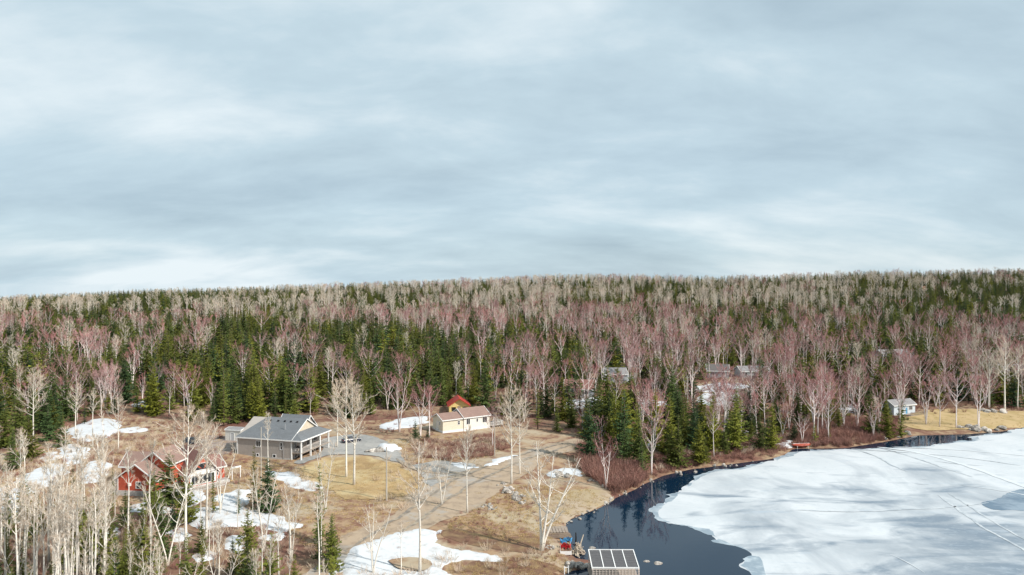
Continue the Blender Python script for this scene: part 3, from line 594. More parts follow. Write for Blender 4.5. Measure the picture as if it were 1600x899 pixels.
gable_wall(h, 5*k, 12.6*k, D-3.4, D+2.6, -2, 4.3, 7.2, M_taupe); gable_roof(h, 5*k, 12.6*k, D-3.4, D+2.6, 4.3, 7.3, M_rgrey)
MB().box(W+.02,LL,0.05,D-.05,1.0,1.25).build('deck_floor', M_wood, h); MB().box(W-.5,LL+.6,-.4,D,-2.6,-1.25).build('patio', M_conc, h)
for yy in (0.15, 4.0, 8.0, D-.2): MB().box(LL-.32,LL-.02,yy-.15,yy+.15,-2.2,3.82).build('porch_post', M_white, h)
MB().box(W-.04,W+.2,-.06,.18,-2.3,3.95).build('porch_post', M_white, h)
MB().box(-.05,.14,-.07,-.01,-.4,3.8).build('corner_board', M_white, h)
railing(h, [(W+.2,.1,1.25),(LL-.1,.1,1.25),(LL-.1,D-.2,1.25)], m=M_conc)
for x, z, a, b_, c_, r_ in ((5.5*k,2.05,1.05,1.25,2,1),(5.6*k,-.2,.55,.6,1,1),(10.3*k,-.15,.7,.6,1,1),(12.4*k,1.75,.5,1.5,1,2)): win(h, (x,0,z), (1,0), (0,-1), a, b_, c_, r_)
for y, z, a, b_ in ((1.2,1.45,.9,1.9),(3.6,1.9,1.3,1.4),(6.4,1.45,1.7,2.0),(9.4,1.9,1.2,1.4),(1.4,-1.2,.9,1.9),(5.0,-.6,1.4,1.2)): win(h, (W,y,z), (0,1), (1,0), a, b_, 2, 1)
for x in (6,8.3,10.2,12,13.8): MB().box(x*k-.16,x*k+.16,4.6,4.95,7.0,7.35).build('roof_vent', M_black, rf)
MB().bar((11.9*k,2.5,5.3),(11.9*k,2.5,7.0),.14,8).build('flue_pipe', plain('grey_metal', (.35,.35,.36), .4), rf)
MB().bar((13.4*k,-.1,-.3),(13.4*k,-.1,3.9),.09,6).build('service_conduit', plain('grey_metal', (.35,.35,.36), .4), h)
b = tag(empty('barbecue_grill', pt(h, W+1.3, 1.0, 1.26), rz), 'black barbecue grill on the upper deck of the taupe house', 'grill')
MB().box(-.6,.6,-.3,.3,.75,.95).build('shelf', M_black, b); MB().tube([(-.4,0,1.0),(.4,0,1.0)],[.3,.3],10).build('lid', M_black, b)
for x in (-.4,.4): MB().box(x-.05,x+.05,-.25,.25,0,.76).build('leg', M_black, b)
def patio_chair(p, rz_, label, m, group=None):
    o = tag(empty('patio_chair', p, rz_), label, 'chair', group); MB().box(-.28,.28,-.28,.28,.38,.44).build('seat', m, o); MB().box(-.28,.28,.24,.3,.44,.95).build('backrest', m, o)
    for x in (-.26,.26):
        for y in (-.25,.25): MB().box(x-.03,x+.03,y-.03,y+.03,0,.38).build('leg', m, o)
for i, y in enumerate((1.0, 2.4, 3.8)): patio_chair(pt(h, LL-1.0, y, -1.25), rz+R(-90), 'white patio chair under the deck of the taupe house' if i else 'white patio chair nearest the corner post under the deck', M_white, 'patio chairs under the deck' if i else None)
# --- white storage shed behind it
A, rz, LL = frame_of((346,690), (372,690)); A = P(352, 689)
h = tag(empty('shed', A, R(-14)), 'small white flat-sided shed left of the taupe house', 'shed'); foot(h, 0, 4, 0, 3)
gable_wall(h, 0, 4.4, 0, 3.2, -1, 2.7, 3.0, M_cream2); gable_roof(h, 0, 4.4, 0, 3.2, 2.7, 3.0, M_rlight, ov=.15); win(h, (1.6,0,.05), (1,0), (0,-1), .9, 1.9, 1, 1, glass=plain('grey_door', (.5,.5,.5)))
# --- left red cottage
A, rz, LL = frame_of((184,775), (244,778)); k = LL/7.0
h = tag(empty('cottage', A, rz+R(2)), 'red cottage with stacked white-trimmed gables behind bare birches, left of a spruce', 'cottage'); foot(h, -2, 8, 0, 9, 1)
MB().box(-.1,7.9,-.1,8.6,-2,1.0).build('foundation', M_conc, h)
gable_wall(h, 0, 7.4, 0, 3.6, .9, 3.3, 5.9, M_redw, axis='y'); gable_roof(h, 0, 7.4, 0, 3.6, 3.3, 5.9, M_rbrown, axis='y', ov=.55)
gable_wall(h, 2.4, 7.8, 3.4, 9.0, .9, 5.2, 7.3, M_redw, axis='y'); gable_roof(h, 2.4, 7.8, 3.2, 9.0, 5.3, 7.4, M_rbrown, axis='y', ov=.5)
gable_wall(h, -2.6, 4, 4.6, 9.2, .2, 4.4, 6.3, M_redw); gable_roof(h, -2.6, 4, 4.6, 9.2, 4.4, 6.4, M_rbrown, ov=.4)
MB().box(-1.6,-.05,.6,4,-1.5,2.9).build('side_porch', M_greyw, h); win(h, (-1.3,.6,1.4), (1,0), (0,-1), .8, .8, 2, 1)
win(h, (3.7,0,1.5), (1,0), (0,-1), .85, 1.1, 1, 2); MB().box(2.2,2.7,-.28,-.01,1.9,2.4).build('meter_box', M_white, h); MB().box(-.04,.12,-.07,-.005,.9,3.2).build('corner_board', M_white, h)
# --- right red cottage with the window wall
A, rz, LL = frame_of((296,767), (338,758)); k = LL/5.6
h = tag(empty('cottage', A, rz), 'red cottage with tall glazed gable and white-framed windows, below the white shed', 'cottage'); foot(h, -1, 7, 0, 9, 1)
W = LL; MB().box(-.1,W+2.7,-.1,9,-2.5,.5).build('foundation', M_conc, h)
gable_wall(h, 0, W, 0, 9, .4, 3.2, 6.6, M_redw, axis='y'); gable_roof(h, 0, W, 0, 9, 3.2, 6.6, M_rpink, axis='y', ov=.5)
gable_wall(h, W-.1, W+2.6, 2.2, 8.6, .4, 2.9, 4.6, M_redw); gable_roof(h, W-.1, W+2.6, 2.2, 8.6, 2.9, 4.6, M_rpink, ov=.35)
MB().box(.12,W-.12,-.06,-.004,.75,3.35).build('window_surround', M_white, h)
n = 3
for i in range(n): win(h, (.35+(W-.5)/n*i,-.06,.95), (1,0), (0,-1), (W-.5)/n-.3, 1.65, 2, 1)
ar = MB(); fr = MB(); ns = 12; cx_, rx_, rz2 = W/2, W*.42, 1.25
for i in range(ns):
    a0, a1 = math.pi*i/ns, math.pi*(i+1)/ns
    if i in (4, 8): continue
    ar.poly([(cx_,-.075,3.55),(cx_+rx_*math.cos(a0),-.075,3.55+rz2*math.sin(a0)),(cx_+rx_*math.cos(a1),-.075,3.55+rz2*math.sin(a1))])
for i in range(ns):
    a0, a1 = math.pi*i/ns, math.pi*(i+1)/ns; fr.bar((cx_+rx_*math.cos(a0),-.06,3.55+rz2*math.sin(a0)),(cx_+rx_*math.cos(a1),-.06,3.55+rz2*math.sin(a1)),.13)
fr.box(cx_-rx_,cx_+rx_,-.09,-.02,3.42,3.55); wa = fr.build('arched_window', M_white, h); ar.build('pane', M_glass, wa)
win(h, (W+.5,2.2,1.3), (1,0), (0,-1), .8, 1.2, 1, 2)
MB().box(-.3,W+.8,-2.6,-.1,.1,.3).build('deck_floor', M_wood, h); railing(h, [(-.2,-.1,.3),(-.2,-2.5,.3),(W+.7,-2.5,.3)])
q = tag(empty('white_frame', pt(h, W+4.6, 1.3, 0), rz), 'plain white timber arch standing right of the glazed red cottage', 'framework'); MB().box(-1,1,-.07,.07,2.2,2.5).build('crossbeam', M_white, q)  # simple frame standing in for a white table or board in the yard
for x in (-.85,.85): MB().box(x-.07,x+.07,-.06,.06,-1.2,2.2).build('post', M_white, q)
# --- cream bungalow
A, rz, LL = frame_of((692,678), (764,669)); k = LL/13.3
h = tag(empty('bungalow', A, rz), 'long cream bungalow with two brown shingle roofs on a white foundation', 'house'); foot(h, 0, LL, 0, 8)
G = LL*.44
MB().box(-.08,G,-.08,6.1,-2,.55).box(G,LL+.05,-.3,7.2,-2,.6).build('foundation', M_white, h)
gable_wall(h, 0, G, 0, 6, .5, 3.5, 4.7, M_cream); gable_roof(h, 0, G-.3, 0, 6, 3.5, 4.7, M_rbrown, ov=.35)
gable_wall(h, G, LL, -.25, 7.1, .5, 3.6, 5.4, M_cream2); gable_roof(h, G+.1, LL, -.25, 7.1, 3.6, 5.4, M_rbrown, ov=.35)
win(h, (G*.72,0,1.9), (1,0), (0,-1), .55, .9, 1, 2); win(h, (LL*.71,-.25,2.1), (1,0), (0,-1), .5, .85, 1, 2); win(h, (LL*.85,-.25,1.7), (1,0), (0,-1), 1.3, 1.4, 2, 1); win(h, (G+.8,-.25,1.7), (1,0), (0,-1), 1.0, 1.4, 2, 1)
win(h, (0,3.6,.7), (0,-1), (-1,0), .9, 2.0, 1, 1, glass=M_cream2); win(h, (0,2.0,2.0), (0,-1), (-1,0), .5, .8, 1, 2)
MB().box(LL+.05,LL+4.6,-.4,5,.35,.55).build('deck_floor', M_wood, h); railing(h, [(LL+.1,-.3,.55),(LL+4.5,-.3,.55),(LL+4.5,4.9,.55)])
for x in (LL+.2, LL+2.4, LL+4.4): MB().box(x-.08,x+.08,-.35,-.19,-1.5,2.6).build('deck_post', M_wood, h)
BUNG = h
tb = tag(empty('picnic_table', pt(h, LL+2.3, 1.6, .56), rz), 'dark picnic table on the deck of the cream bungalow', 'table'); MB().box(-.9,.9,-.4,.4,.7,.78).build('table_top', M_black, tb)
for y in (-.75,.75): MB().box(-.9,.9,y-.14,y+.14,.4,.46).build('bench', M_black, tb)
for x in (-.7,.7): MB().bar((x,-.8,0),(x,.2,.72),.09).bar((x,.8,0),(x,-.2,.72),.09).bar((x,-.75,.38),(x,.75,.38),.08).build('leg', M_black, tb)
# --- yellow cabin
A = P(702, 648); h = tag(empty('cabin', A, R(9)), 'small yellow cabin with a red metal roof behind the cream bungalow', 'cabin'); foot(h, 0, 6.6, 0, 6)
s = A.y/FPX; zt = (648-634)*s
gable_wall(h, 0, 6.0, 0, 6, -2, zt, zt+2.0, M_yel, axis='y'); gable_roof(h, 0, 6.0, -.5, 6, zt, zt+2.0, M_rred, axis='y', ov=.45, trim=M_rred)
for x, a, g_ in ((.7,1.3,M_dark),(2.5,1.0,plain('grey_brown_door', (.3,.24,.18))),(4.2,1.3,M_dark)): win(h, (x,0,zt-1.8), (1,0), (0,-1), a, 1.2 if g_ is M_dark else 1.5, 1, 1, glass=g_, frame=M_yel)
# --- white lakeside cabin on the right
A, rz, LL = frame_of((1414,648), (1440,646)); h = tag(empty('cabin', A, rz+R(6)), 'small pale blue lakeside cabin with a railed deck beside the straw lawn', 'cabin'); foot(h, -3, 5, -2, 5)
gable_wall(h, -4.5, 4.2, 0, 4.6, -1.5, 3.0, 4.3, M_bluew); gable_roof(h, -4.5, 4.2, 0, 4.6, 3.0, 4.3, M_rlight, ov=.35); win(h, (1.7,0,1.3), (1,0), (0,-1), 1.3, 1.2, 3, 1); win(h, (-2.5,0,1.3), (1,0), (0,-1), 1.0, 1.0, 2, 1); win(h, (.2,0,.1), (1,0), (0,-1), .8, 2.0, 1, 1, glass=plain('blue_door', (.12,.32,.5)))
MB().box(-.5,5.6,-2.6,-.05,-.2,.05).build('deck_floor', M_wood, h); railing(h, [(-.4,-2.5,.05),(5.5,-2.5,.05),(5.5,-.1,.05)], m=M_wood)
for x in (-.3, 2.6, 5.4): MB().box(x-.08,x+.08,-2.5,-2.34,-2,-.2).build('deck_post', M_wood, h)
# --- far houses half hidden among the trees
def far_house(px, py, w_, d_, ze, zr, rzd, wm_, rm, label, nw=3, axis='x', name='house', cat='house'):
    A = P(px, py); h = tag(empty(name, A, R(rzd)), label, cat); foot(h, -w_/2, w_/2, 0, d_, .6)
    gable_wall(h, -w_/2, w_/2, 0, d_, -2, ze, zr, wm_, axis=axis); gable_roof(h, -w_/2, w_/2, 0, d_, ze, zr, rm, axis=axis, ov=.4)
    for i in range(nw): win(h, (-w_/2+w_*(i+.5)/nw-.5,0,1.1), (1,0), (0,-1), 1.0, 1.2, 2, 1)
    return h
far_house(1180, 592, 11, 7, 2.8, 4.4, 4, M_greyw, M_rlight, 'long grey house with a light grey roof among birches at centre right')
far_house(1122, 592, 8, 7, 3.0, 5.0, -12, M_greyw, M_rdull, 'grey house with a darker gable roof left of the long grey house', 2)
far_house(962, 598, 9, 7, 3.0, 5.0, 6, M_greyw, M_rlight, 'grey house with a pale roof among birches above the snowy lane', 2)
far_house(905, 622, 10, 7, 3.0, 5.6, -10, M_greyw, M_rpink, 'cottage with a dull red roof below the birches beside the snowy lane', 2, name='cottage', cat='cottage')
far_house(1405, 572, 13, 9, 3.6, 6.6, 8, M_greyw, M_rlight, 'broad house with a light roof among purple birches at upper right', 3)
far_house(1594, 592, 12, 8, 3.2, 5.2, 0, M_cream2, M_rlight, 'white house at the right edge of the picture among the trees', 3)

# ------------------------------------------------------------------ poles
def pole(px, py, top, label, arm=True, r=.16, m=None):
    p = P(px, py); hh = (py-top)*p.y/FPX; o = tag(empty('utility_pole', p, 0), label, 'pole')
    MB().tube([(0,0,-.4),(0,0,hh)], [r, r*.7], 8).build('pole_shaft', m or M_pole, o)
    if arm:
        MB().box(-.7,.7,-.06,.06,hh-.7,hh-.55).build('crossarm', M_pole, o)
        for x in (-.6,0,.6): MB().tube([(x,0,hh-.55),(x,0,hh-.35)],[.06,.04],6).build('insulator', M_black, o)
    return o
M_pole = mat('grey_pole_wood', (0.50,0.46,0.40), 0.9, (0.40,0.36,0.31), 2, stretch=(1,1,.3))
pole(604, 783, 699, 'bare grey utility pole on the straw lawn below the parked car', False); pole(773, 714, 657, 'short grey pole between the cream bungalow and the dirt road', False, .12); pole(1074.5, 634, 588, 'grey utility pole among the birches above the snowy lane')
pole(408, 765, 668, 'thin pale pole in front of the taupe house wall', False, .09)

# ------------------------------------------------------------------ cars
def car(p, rz_, col, label, suv=True):
    o = tag(empty('parked_car', p, rz_), label, 'car'); m = plain('car_paint_%d' % len(MATS), col, .25, spec=.6)
    Lc, Wc, Hc = 4.6, 1.82, (1.72 if suv else 1.45)
    prof = [(-2.3,.35),(2.25,.35),(2.3,.62),(2.2,.88),(1.15,1.0),(-2.2,1.02),(-2.3,.8)]
    def extr(pr, w0_, w1_, nm, mm):
        mb = MB(); n = len(pr); zs = [q[1] for q in pr]; lo, hi = min(zs), max(zs)
        for sg in (-1, 1): mb.v += [(x, sg*(w0_+(w1_-w0_)*(z-lo)/(hi-lo)), z) for x, z in pr]
        mb.f = [tuple(range(n))[::-1], tuple(range(n,2*n))]+[(i,(i+1)%n,(i+1)%n+n,i+n) for i in range(n)]
        return bevel(mb.build(nm, mm, o), .07, 2)
    bd = extr(prof, Wc/2, Wc/2-.04, 'body', m)
    cab = [(1.1,.97),(.35,Hc-.04),(-1.75 if suv else -1.1,Hc-.04),(-2.15,1.0)]
    extr(cab, Wc/2-.08, Wc/2-.28, 'window_band', M_glass)
    extr([(.42,Hc-.07),(.3,Hc),(-1.7 if suv else -1.05,Hc),(-1.82 if suv else -1.2,Hc-.07)], Wc/2-.25, Wc/2-.3, 'roof', m)
    for x in (1.4,-1.4):
        for y in (-1, 1):
            wh = MB().tube([(x,y*.72,.34),(x,y*.93,.34)],[.34,.34],14).build('wheel', M_black, o); MB().tube([(x,y*.9,.34),(x,y*.945,.34)],[.2,.2],10).build('rim', plain('rim_metal', (.5,.5,.52), .3, metal=.8), wh)
    for y in (-.62,.62): MB().box(2.2,2.3,y-.22,y+.22,.66,.82).build('headlight', M_white, o); MB().box(-2.32,-2.24,y-.2,y+.2,.72,.92).build('tail_light', plain('tail_red', (.4,.02,.02), .3), o)
    return o
car(P(302,695), R(15), (.035,.045,.06), 'dark blue-grey SUV parked above the glazed red cottage'); car(P(549,692), R(35), (.03,.035,.055), 'dark navy car parked on the gravel behind two white trunks', False)

# ------------------------------------------------------------------ boulders
def rock_mesh(seed):
    bm = bmesh.new(); bmesh.ops.create_icosphere(bm, subdivisions=2, radius=1.0)
    for v in bm.verts:
        n_ = noise.fractal(v.co*1.1+Vector((seed*7.7,0,0)), .7, 2.2, 3); v.co *= 1+.42*n_
        v.co.z *= .72
    me = bpy.data.meshes.new('boulder'); bm.to_mesh(me); bm.free(); me.materials.append(M_rock); return me
ROCKS = [rock_mesh(i) for i in range(6)]
rk = random.Random(3)
def boulders(spots, label, group, lo, hi):
    for px, py in spots:
        p = P(px, py); s = rk.uniform(lo, hi); o = link_mesh('boulder', rk.choice(ROCKS)); o.location = p+Vector((0,0,s*.25)); o.scale = (s*rk.uniform(.8,1.3), s*rk.uniform(.8,1.2), s*rk.uniform(.8,1.1)); o.rotation_euler = (rk.uniform(-.4,.4), rk.uniform(-.4,.4), rk.random()*6); tag(o, label, 'rock', group)
def spread(line, n, jx, jy):
    r = []
    for i in range(n):
        t_ = rk.random()*(len(line)-1); j = int(t_); f = t_-j; a, b_ = line[j], line[min(j+1,len(line)-1)]; r.append((a[0]+(b_[0]-a[0])*f+rk.uniform(-jx,jx), a[1]+(b_[1]-a[1])*f+rk.uniform(-jy,jy)))
    return r
boulders(spread([(782,760),(795,769),(808,778),(815,784)], 30, 8, 4.5), 'pale boulder in the stone heap between road and beach', 'boulders in the stone heap', .25, .75)
boulders(spread([(760,790),(775,797)], 16, 10, 5), 'small pale stone scattered below the stone heap', 'stones below the heap', .18, .4)
boulders(spread([(886,883),(905,884),(922,884)], 26, 5, 4), 'pale stone of the little rock jetty beside the slatted shelter', 'stones of the rock jetty', .3, .6)
boulders(spread([(1490,668),(1512,671),(1535,673),(1562,671)], 16, 6, 3), 'grey boulder of the shoreline row at the lakeside lawn', 'boulders along the lakeside lawn', .4, 1.15)
boulders(spread([(1380,686),(1400,683),(1430,677)], 14, 8, 3), 'grey boulder on the bank below the pale blue cabin', 'boulders on the cabin bank', .35, .8)
boulders([(1535,643),(1552,645),(1568,646),(1542,645)], 'dark boulder on the straw lawn by the right edge', 'boulders on the straw lawn', .9, 1.3)
boulders(spread([(880,820),(905,809),(940,794),(958,779),(985,768),(1020,752)], 26, 5, 2.5), 'small stone along the beach edge of the open water', 'stones along the beach edge', .12, .38)
boulders(spread([(925,752),(945,760),(955,765)], 12, 5, 3), 'pale stone on the bank above the beach', 'stones on the bank', .3, .6)
boulders(spread([(870,742),(890,746)], 10, 8, 3), 'boulder half under snow beside the dirt road bend', 'boulders beside the road bend', .4, .8)
boulders(spread([(1010,756),(1060,740),(1120,731),(1200,719)], 14, 6, 3), 'brown stone on the wooded shore beside the dark water', 'stones on the wooded shore', .2, .5)
for px, py, s_ in ((1028,881,.7),(1010,878,.5),(925,857,.6)):
    o = link_mesh('boulder', ROCKS[int(s_*5)%6]); x, y = pxw(px, py); o.location = (x,y,-.02); o.scale = (s_,s_*.8,s_*.45); tag(o, {'1028':'rounded rock breaking the open water right of the shelter','1010':'flat rock awash beside the right edge of the shelter','925':'low rock awash behind the slatted shelter'}[str(px)], 'rock')
# snow-capped stone heap at the driveway
p = P(598,706); o = tag(empty('snow_pile', p, .3), 'melting heap of ploughed snow with stones at the driveway bend', 'snow pile')
for i, (x, y, z, s_, mm) in enumerate([(-2,0,.3,1.3,0),(-.5,.2,.5,1.4,0),(1.2,0,.4,1.5,1),(2.6,.2,.3,1.2,1),(-3.2,.2,.2,.9,0),(.4,.9,.9,1.5,1),(2.2,1.0,.8,1.4,1),(3.6,.6,.2,.9,1)]):
    q = link_mesh('snow_lump' if mm else 'stone', ROCKS[i%6].copy(), o); q.location = (x,y,z); q.scale = (s_*1.2,s_,s_*.6); q.rotation_euler = (0,0,i)
    if mm: q.data.materials[0] = M_snow; smooth(q.data)

# ------------------------------------------------------------------ waterfront
# slatted shelter over the water
x0, y0 = pxw(925, 887, 2.5); x1, _ = pxw(998, 887, 2.5); Wd = x1-x0; Dp, z0, z1 = 4.6, 2.5, 3.15
h = tag(empty('dock_shelter', (x0, y0, 0), R(-.5)), 'dock shelter with four dark roof panels in white framing over the open water', 'shelter')
mp_ = mat('dark_roof_panel', (0.085,0.082,0.085), .5, (.12,.115,.115), 1.5, stretch=(1,9,1)); M_lat = plain('pale_pink_wood', (.66,.57,.50), .7)
for i in range(4):
    a, b_ = Wd*i/4+.07, Wd*(i+1)/4-.07; pn = MB().slab([(a,0.05,z0),(b_,0.05,z0),(b_,Dp,z1),(a,Dp,z1)], .05).build('roof_panel', mp_, h)
    for j in range(1,7): f = j/7; MB().slab([(a,.05+(Dp-.05)*f-.03,z0+(z1-z0)*f+.025),(b_,.05+(Dp-.05)*f-.03,z0+(z1-z0)*f+.025),(b_,.05+(Dp-.05)*f+.03,z0+(z1-z0)*f+.03),(a,.05+(Dp-.05)*f+.03,z0+(z1-z0)*f+.03)], .02).build('panel_rib', plain('rib_grey', (.16,.155,.16), .5), pn)
for i in range(5): x = Wd*i/4; MB().slab([(x-.065,-.05,z0+.06),(x+.065,-.05,z0+.06),(x+.065,Dp+.05,z1+.06),(x-.065,Dp+.05,z1+.06)], .16).build('rafter', M_white, h)
MB().box(-.07,Wd+.07,Dp+.06,Dp+.18,z1-.14,z1+.07).build('beam', M_white, h); MB().box(-.07,Wd+.07,-.18,-.06,z0-.12,z0+.05).build('beam', M_white, h)
for i in range(15): x = .1+(Wd-.2)*i/14; MB().box(x-.03,x+.03,-.46,-.40,1.05,z0-.13).build('lattice_upright', M_lat, h)
for j in range(5): z = 1.1+(z0-1.3)*j/4; MB().box(-.05,Wd+.05,-.40,-.35,z-.035,z+.035).build('lattice_rail', M_lat, h)
for x in (.05, Wd-.05):
    for y in (-.28, Dp-.1): MB().box(x-.08,x+.08,y-.08,y+.08,-2,z0-.13 if y < 1 else z1-.15).build('post', M_lat, h)
nb = 30
for j in range(nb): y = -1.6+(Dp+1.6)*j/nb; MB().box(-.2,Wd+.2,y,y+.18,.45,.5).build('deck_board', M_wood, h)
# stepped boardwalk and timber steps
p = P(873, 838); h = tag(empty('boardwalk', p+Vector((-2.3,-.4,0)), R(4)), 'grey slatted boardwalk at the waterline beside the twin white trunks', 'boardwalk')
for i in range(8): MB().box(i*.52,i*.52+.44,.9,3.8,.30,.36).build('plank', M_wood, h)
for j in range(3): MB().box(-.1,4.3,.1-j*.75,.65-j*.75,.25-.0*j,.32).build('plank', mat('brown_plank', (.24,.18,.13), .85, (.17,.12,.09), 1.5), h)
for x in (0, 4.2): MB().bar((x,.9,-.6),(x,3.8,-.6+.8),.14).bar((x,3.6,-.8),(x,3.6,.3),.14).build('bearer', M_wood, h)
# chairs on the point
def adirondack(p, rz_, col, label):
    o = tag(empty('adirondack_chair', p, rz_), label, 'chair'); m = plain('chair_'+label.split()[0], col, .5); s_ = 1.12
    for i in range(5): x = -.3+.13*i; top = .95+.09*(2-abs(i-2)); MB().slab([(x*s_,.25,.32),(x*s_+.115,.25,.32),(x*s_+.125,.62,top),(x*s_,.62,top)], .04).build('back_slat', m, o)
    for j in range(5): y = -.32+.12*j; MB().slab([(-.34,y,.40-.03*j),(.34,y,.40-.03*j),(.34,y+.105,.375-.03*j),(-.34,y+.105,.375-.03*j)], .035).build('seat_slat', m, o)
    for sg in (-1,1): MB().box(sg*.42-.08,sg*.42+.08,-.4,.42,.58,.62).build('armrest', m, o); MB().box(sg*.38-.04,sg*.38+.04,-.34,-.22,0,.58).build('leg', m, o); MB().slab([(sg*.36-.03,-.3,.36),(sg*.36+.03,-.3,.36),(sg*.36+.03,.62,.1),(sg*.36-.03,.62,.1)], .12).build('leg', m, o)
    return o
z_ = Vector((0,0,.05))
adirondack(P(880.5,849.5)+z_, R(200), (.08,.33,.62), 'bright blue slatted lounge chair on the point, left of the pair'); adirondack(P(889,848)+z_, R(165), (.09,.36,.66), 'sky blue slatted lounge chair on the point, nearer the water')
adirondack(P(880,857.5)+z_, R(190), (.48,.02,.03), 'dark red slatted lounge chair in front of the left blue chair'); adirondack(P(887,858.5)+z_, R(170), (.58,.025,.035), 'red slatted lounge chair beside the white box')
b = tag(empty('planter_box', P(884,867), R(2)), 'white rectangular box on the point in front of the red chairs', 'box'); bevel(MB().box(-.9,.9,-.25,.25,0,.55).build('box_body', M_white, b), .02); MB().box(-.84,.84,-.19,.19,.552,.56).build('soil', M_dkbrown, b); MB().bar((-.85,-.2,.5),(-.85,-.2,1.6),.05).build('stake', M_white, b)
# driftwood pile
p = P(903, 866); h = tag(empty('driftwood_pile', p, 0), 'heap of pale driftwood with one stick pointing up, beside the red chairs', 'wood pile'); rd = random.Random(9); M_drift = mat('bleached_wood', (.56,.48,.38), .9, (.40,.32,.25), 1.5)
for i in range(64):
    a = rd.random()*6.28; q = rd.random()**.7; c_ = Vector((math.cos(a)*1.0*q, math.sin(a)*1.3*q, .15+1.5*(1-q)*rd.uniform(.3,1))); d = Vector((rd.uniform(-1,1),rd.uniform(-1,1),rd.uniform(-.5,.9))).normalized()*rd.uniform(.25,.6)
    MB().tube([c_-d,c_,c_+d+Vector((0,0,rd.uniform(-.1,.1)))],[.1*rd.uniform(.6,1.2),.09,.05],5).build('stick', M_drift, h)
MB().tube([(.3,.6,.8),(1.0,1.2,2.6)],[.11,.08],6).build('stick', M_drift, h)
o = tag(empty('charred_post', P(899.5,855), 0), 'black upright post behind the driftwood heap', 'post'); MB().tube([(0,0,-.3),(.05,0,1.4),(.02,0,2.3)],[.16,.12,.09],7).build('shaft', M_black, o); MB().tube([(0,0,.2),(-.5,-.3,.5)],[.14,.08],6).build('stub', M_black, o)
o = tag(empty('mooring_post', Vector((*pxw(903,893),0)), 0), 'dark thin post standing in the water by the rock jetty', 'post'); MB().tube([(0,0,-1.5),(0,0,.9)],[.09,.08],7).build('shaft', M_black, o)
p = Vector((*pxw(885,898),0)); o = tag(empty('gangway_gate', p, R(10)), 'short white gangway rail at the bottom edge left of the shelter', 'railing')
for x in (-.3,.3): MB().box(x-.06,x+.06,-.06,.06,-1,1.2).build('post', M_white, o)
MB().box(-.3,.3,-.03,.03,.95,1.05).build('rail', M_white, o)
p = P(859, 857); o = tag(empty('stone_ring', p, 0), 'ring of pale stones for a fire beside the twin white trunks', 'fire ring')
for i in range(9): a = i*.7; q = link_mesh('stone', ROCKS[i%6], o); q.location = (math.cos(a)*.65, math.sin(a)*.65, .12); q.scale = (.24,.2,.22); q.rotation_euler = (0,0,a)
# red boat pulled up on the shore
p = P(1252, 699.5); h = tag(empty('rowing_boat', p+Vector((0,0,.35)), R(8)), 'overturned red rowing boat on trestles at the ice edge', 'boat'); hull = MB(); ns = 13; nr = 9
for i in range(ns):
    t_ = -1+2*i/(ns-1); hw = .75*max(0.04, (1-abs(t_)**2.6)); 
    for j in range(nr): a = math.pi*j/(nr-1); hull.v.append((t_*2.6, math.cos(a)*hw, .15*t_*t_+.62*math.sin(a)**.8*(1-.35*abs(t_)**3)))
for i in range(ns-1):
    for j in range(nr-1): q = i*nr+j; hull.f.append((q,q+1,q+nr+1,q+nr))
ho = hull.build('hull', mat('faded_red_paint', (.46,.10,.06), .5, (.36,.07,.04), 2), h); ho.modifiers.new('shell','SOLIDIFY').thickness = .04; smooth(ho.data)
MB().box(-2.3,2.3,-.025,.025,.60,.70).build('keel', M_white, h)
for x in (-1.5,1.5): MB().box(x-.06,x+.06,-.8,.8,-.02,.08).bar((x,-.7,-.6),(x,-.7,.0),.1).bar((x,.7,-.6),(x,.7,.0),.1).build('trestle', M_white, h)

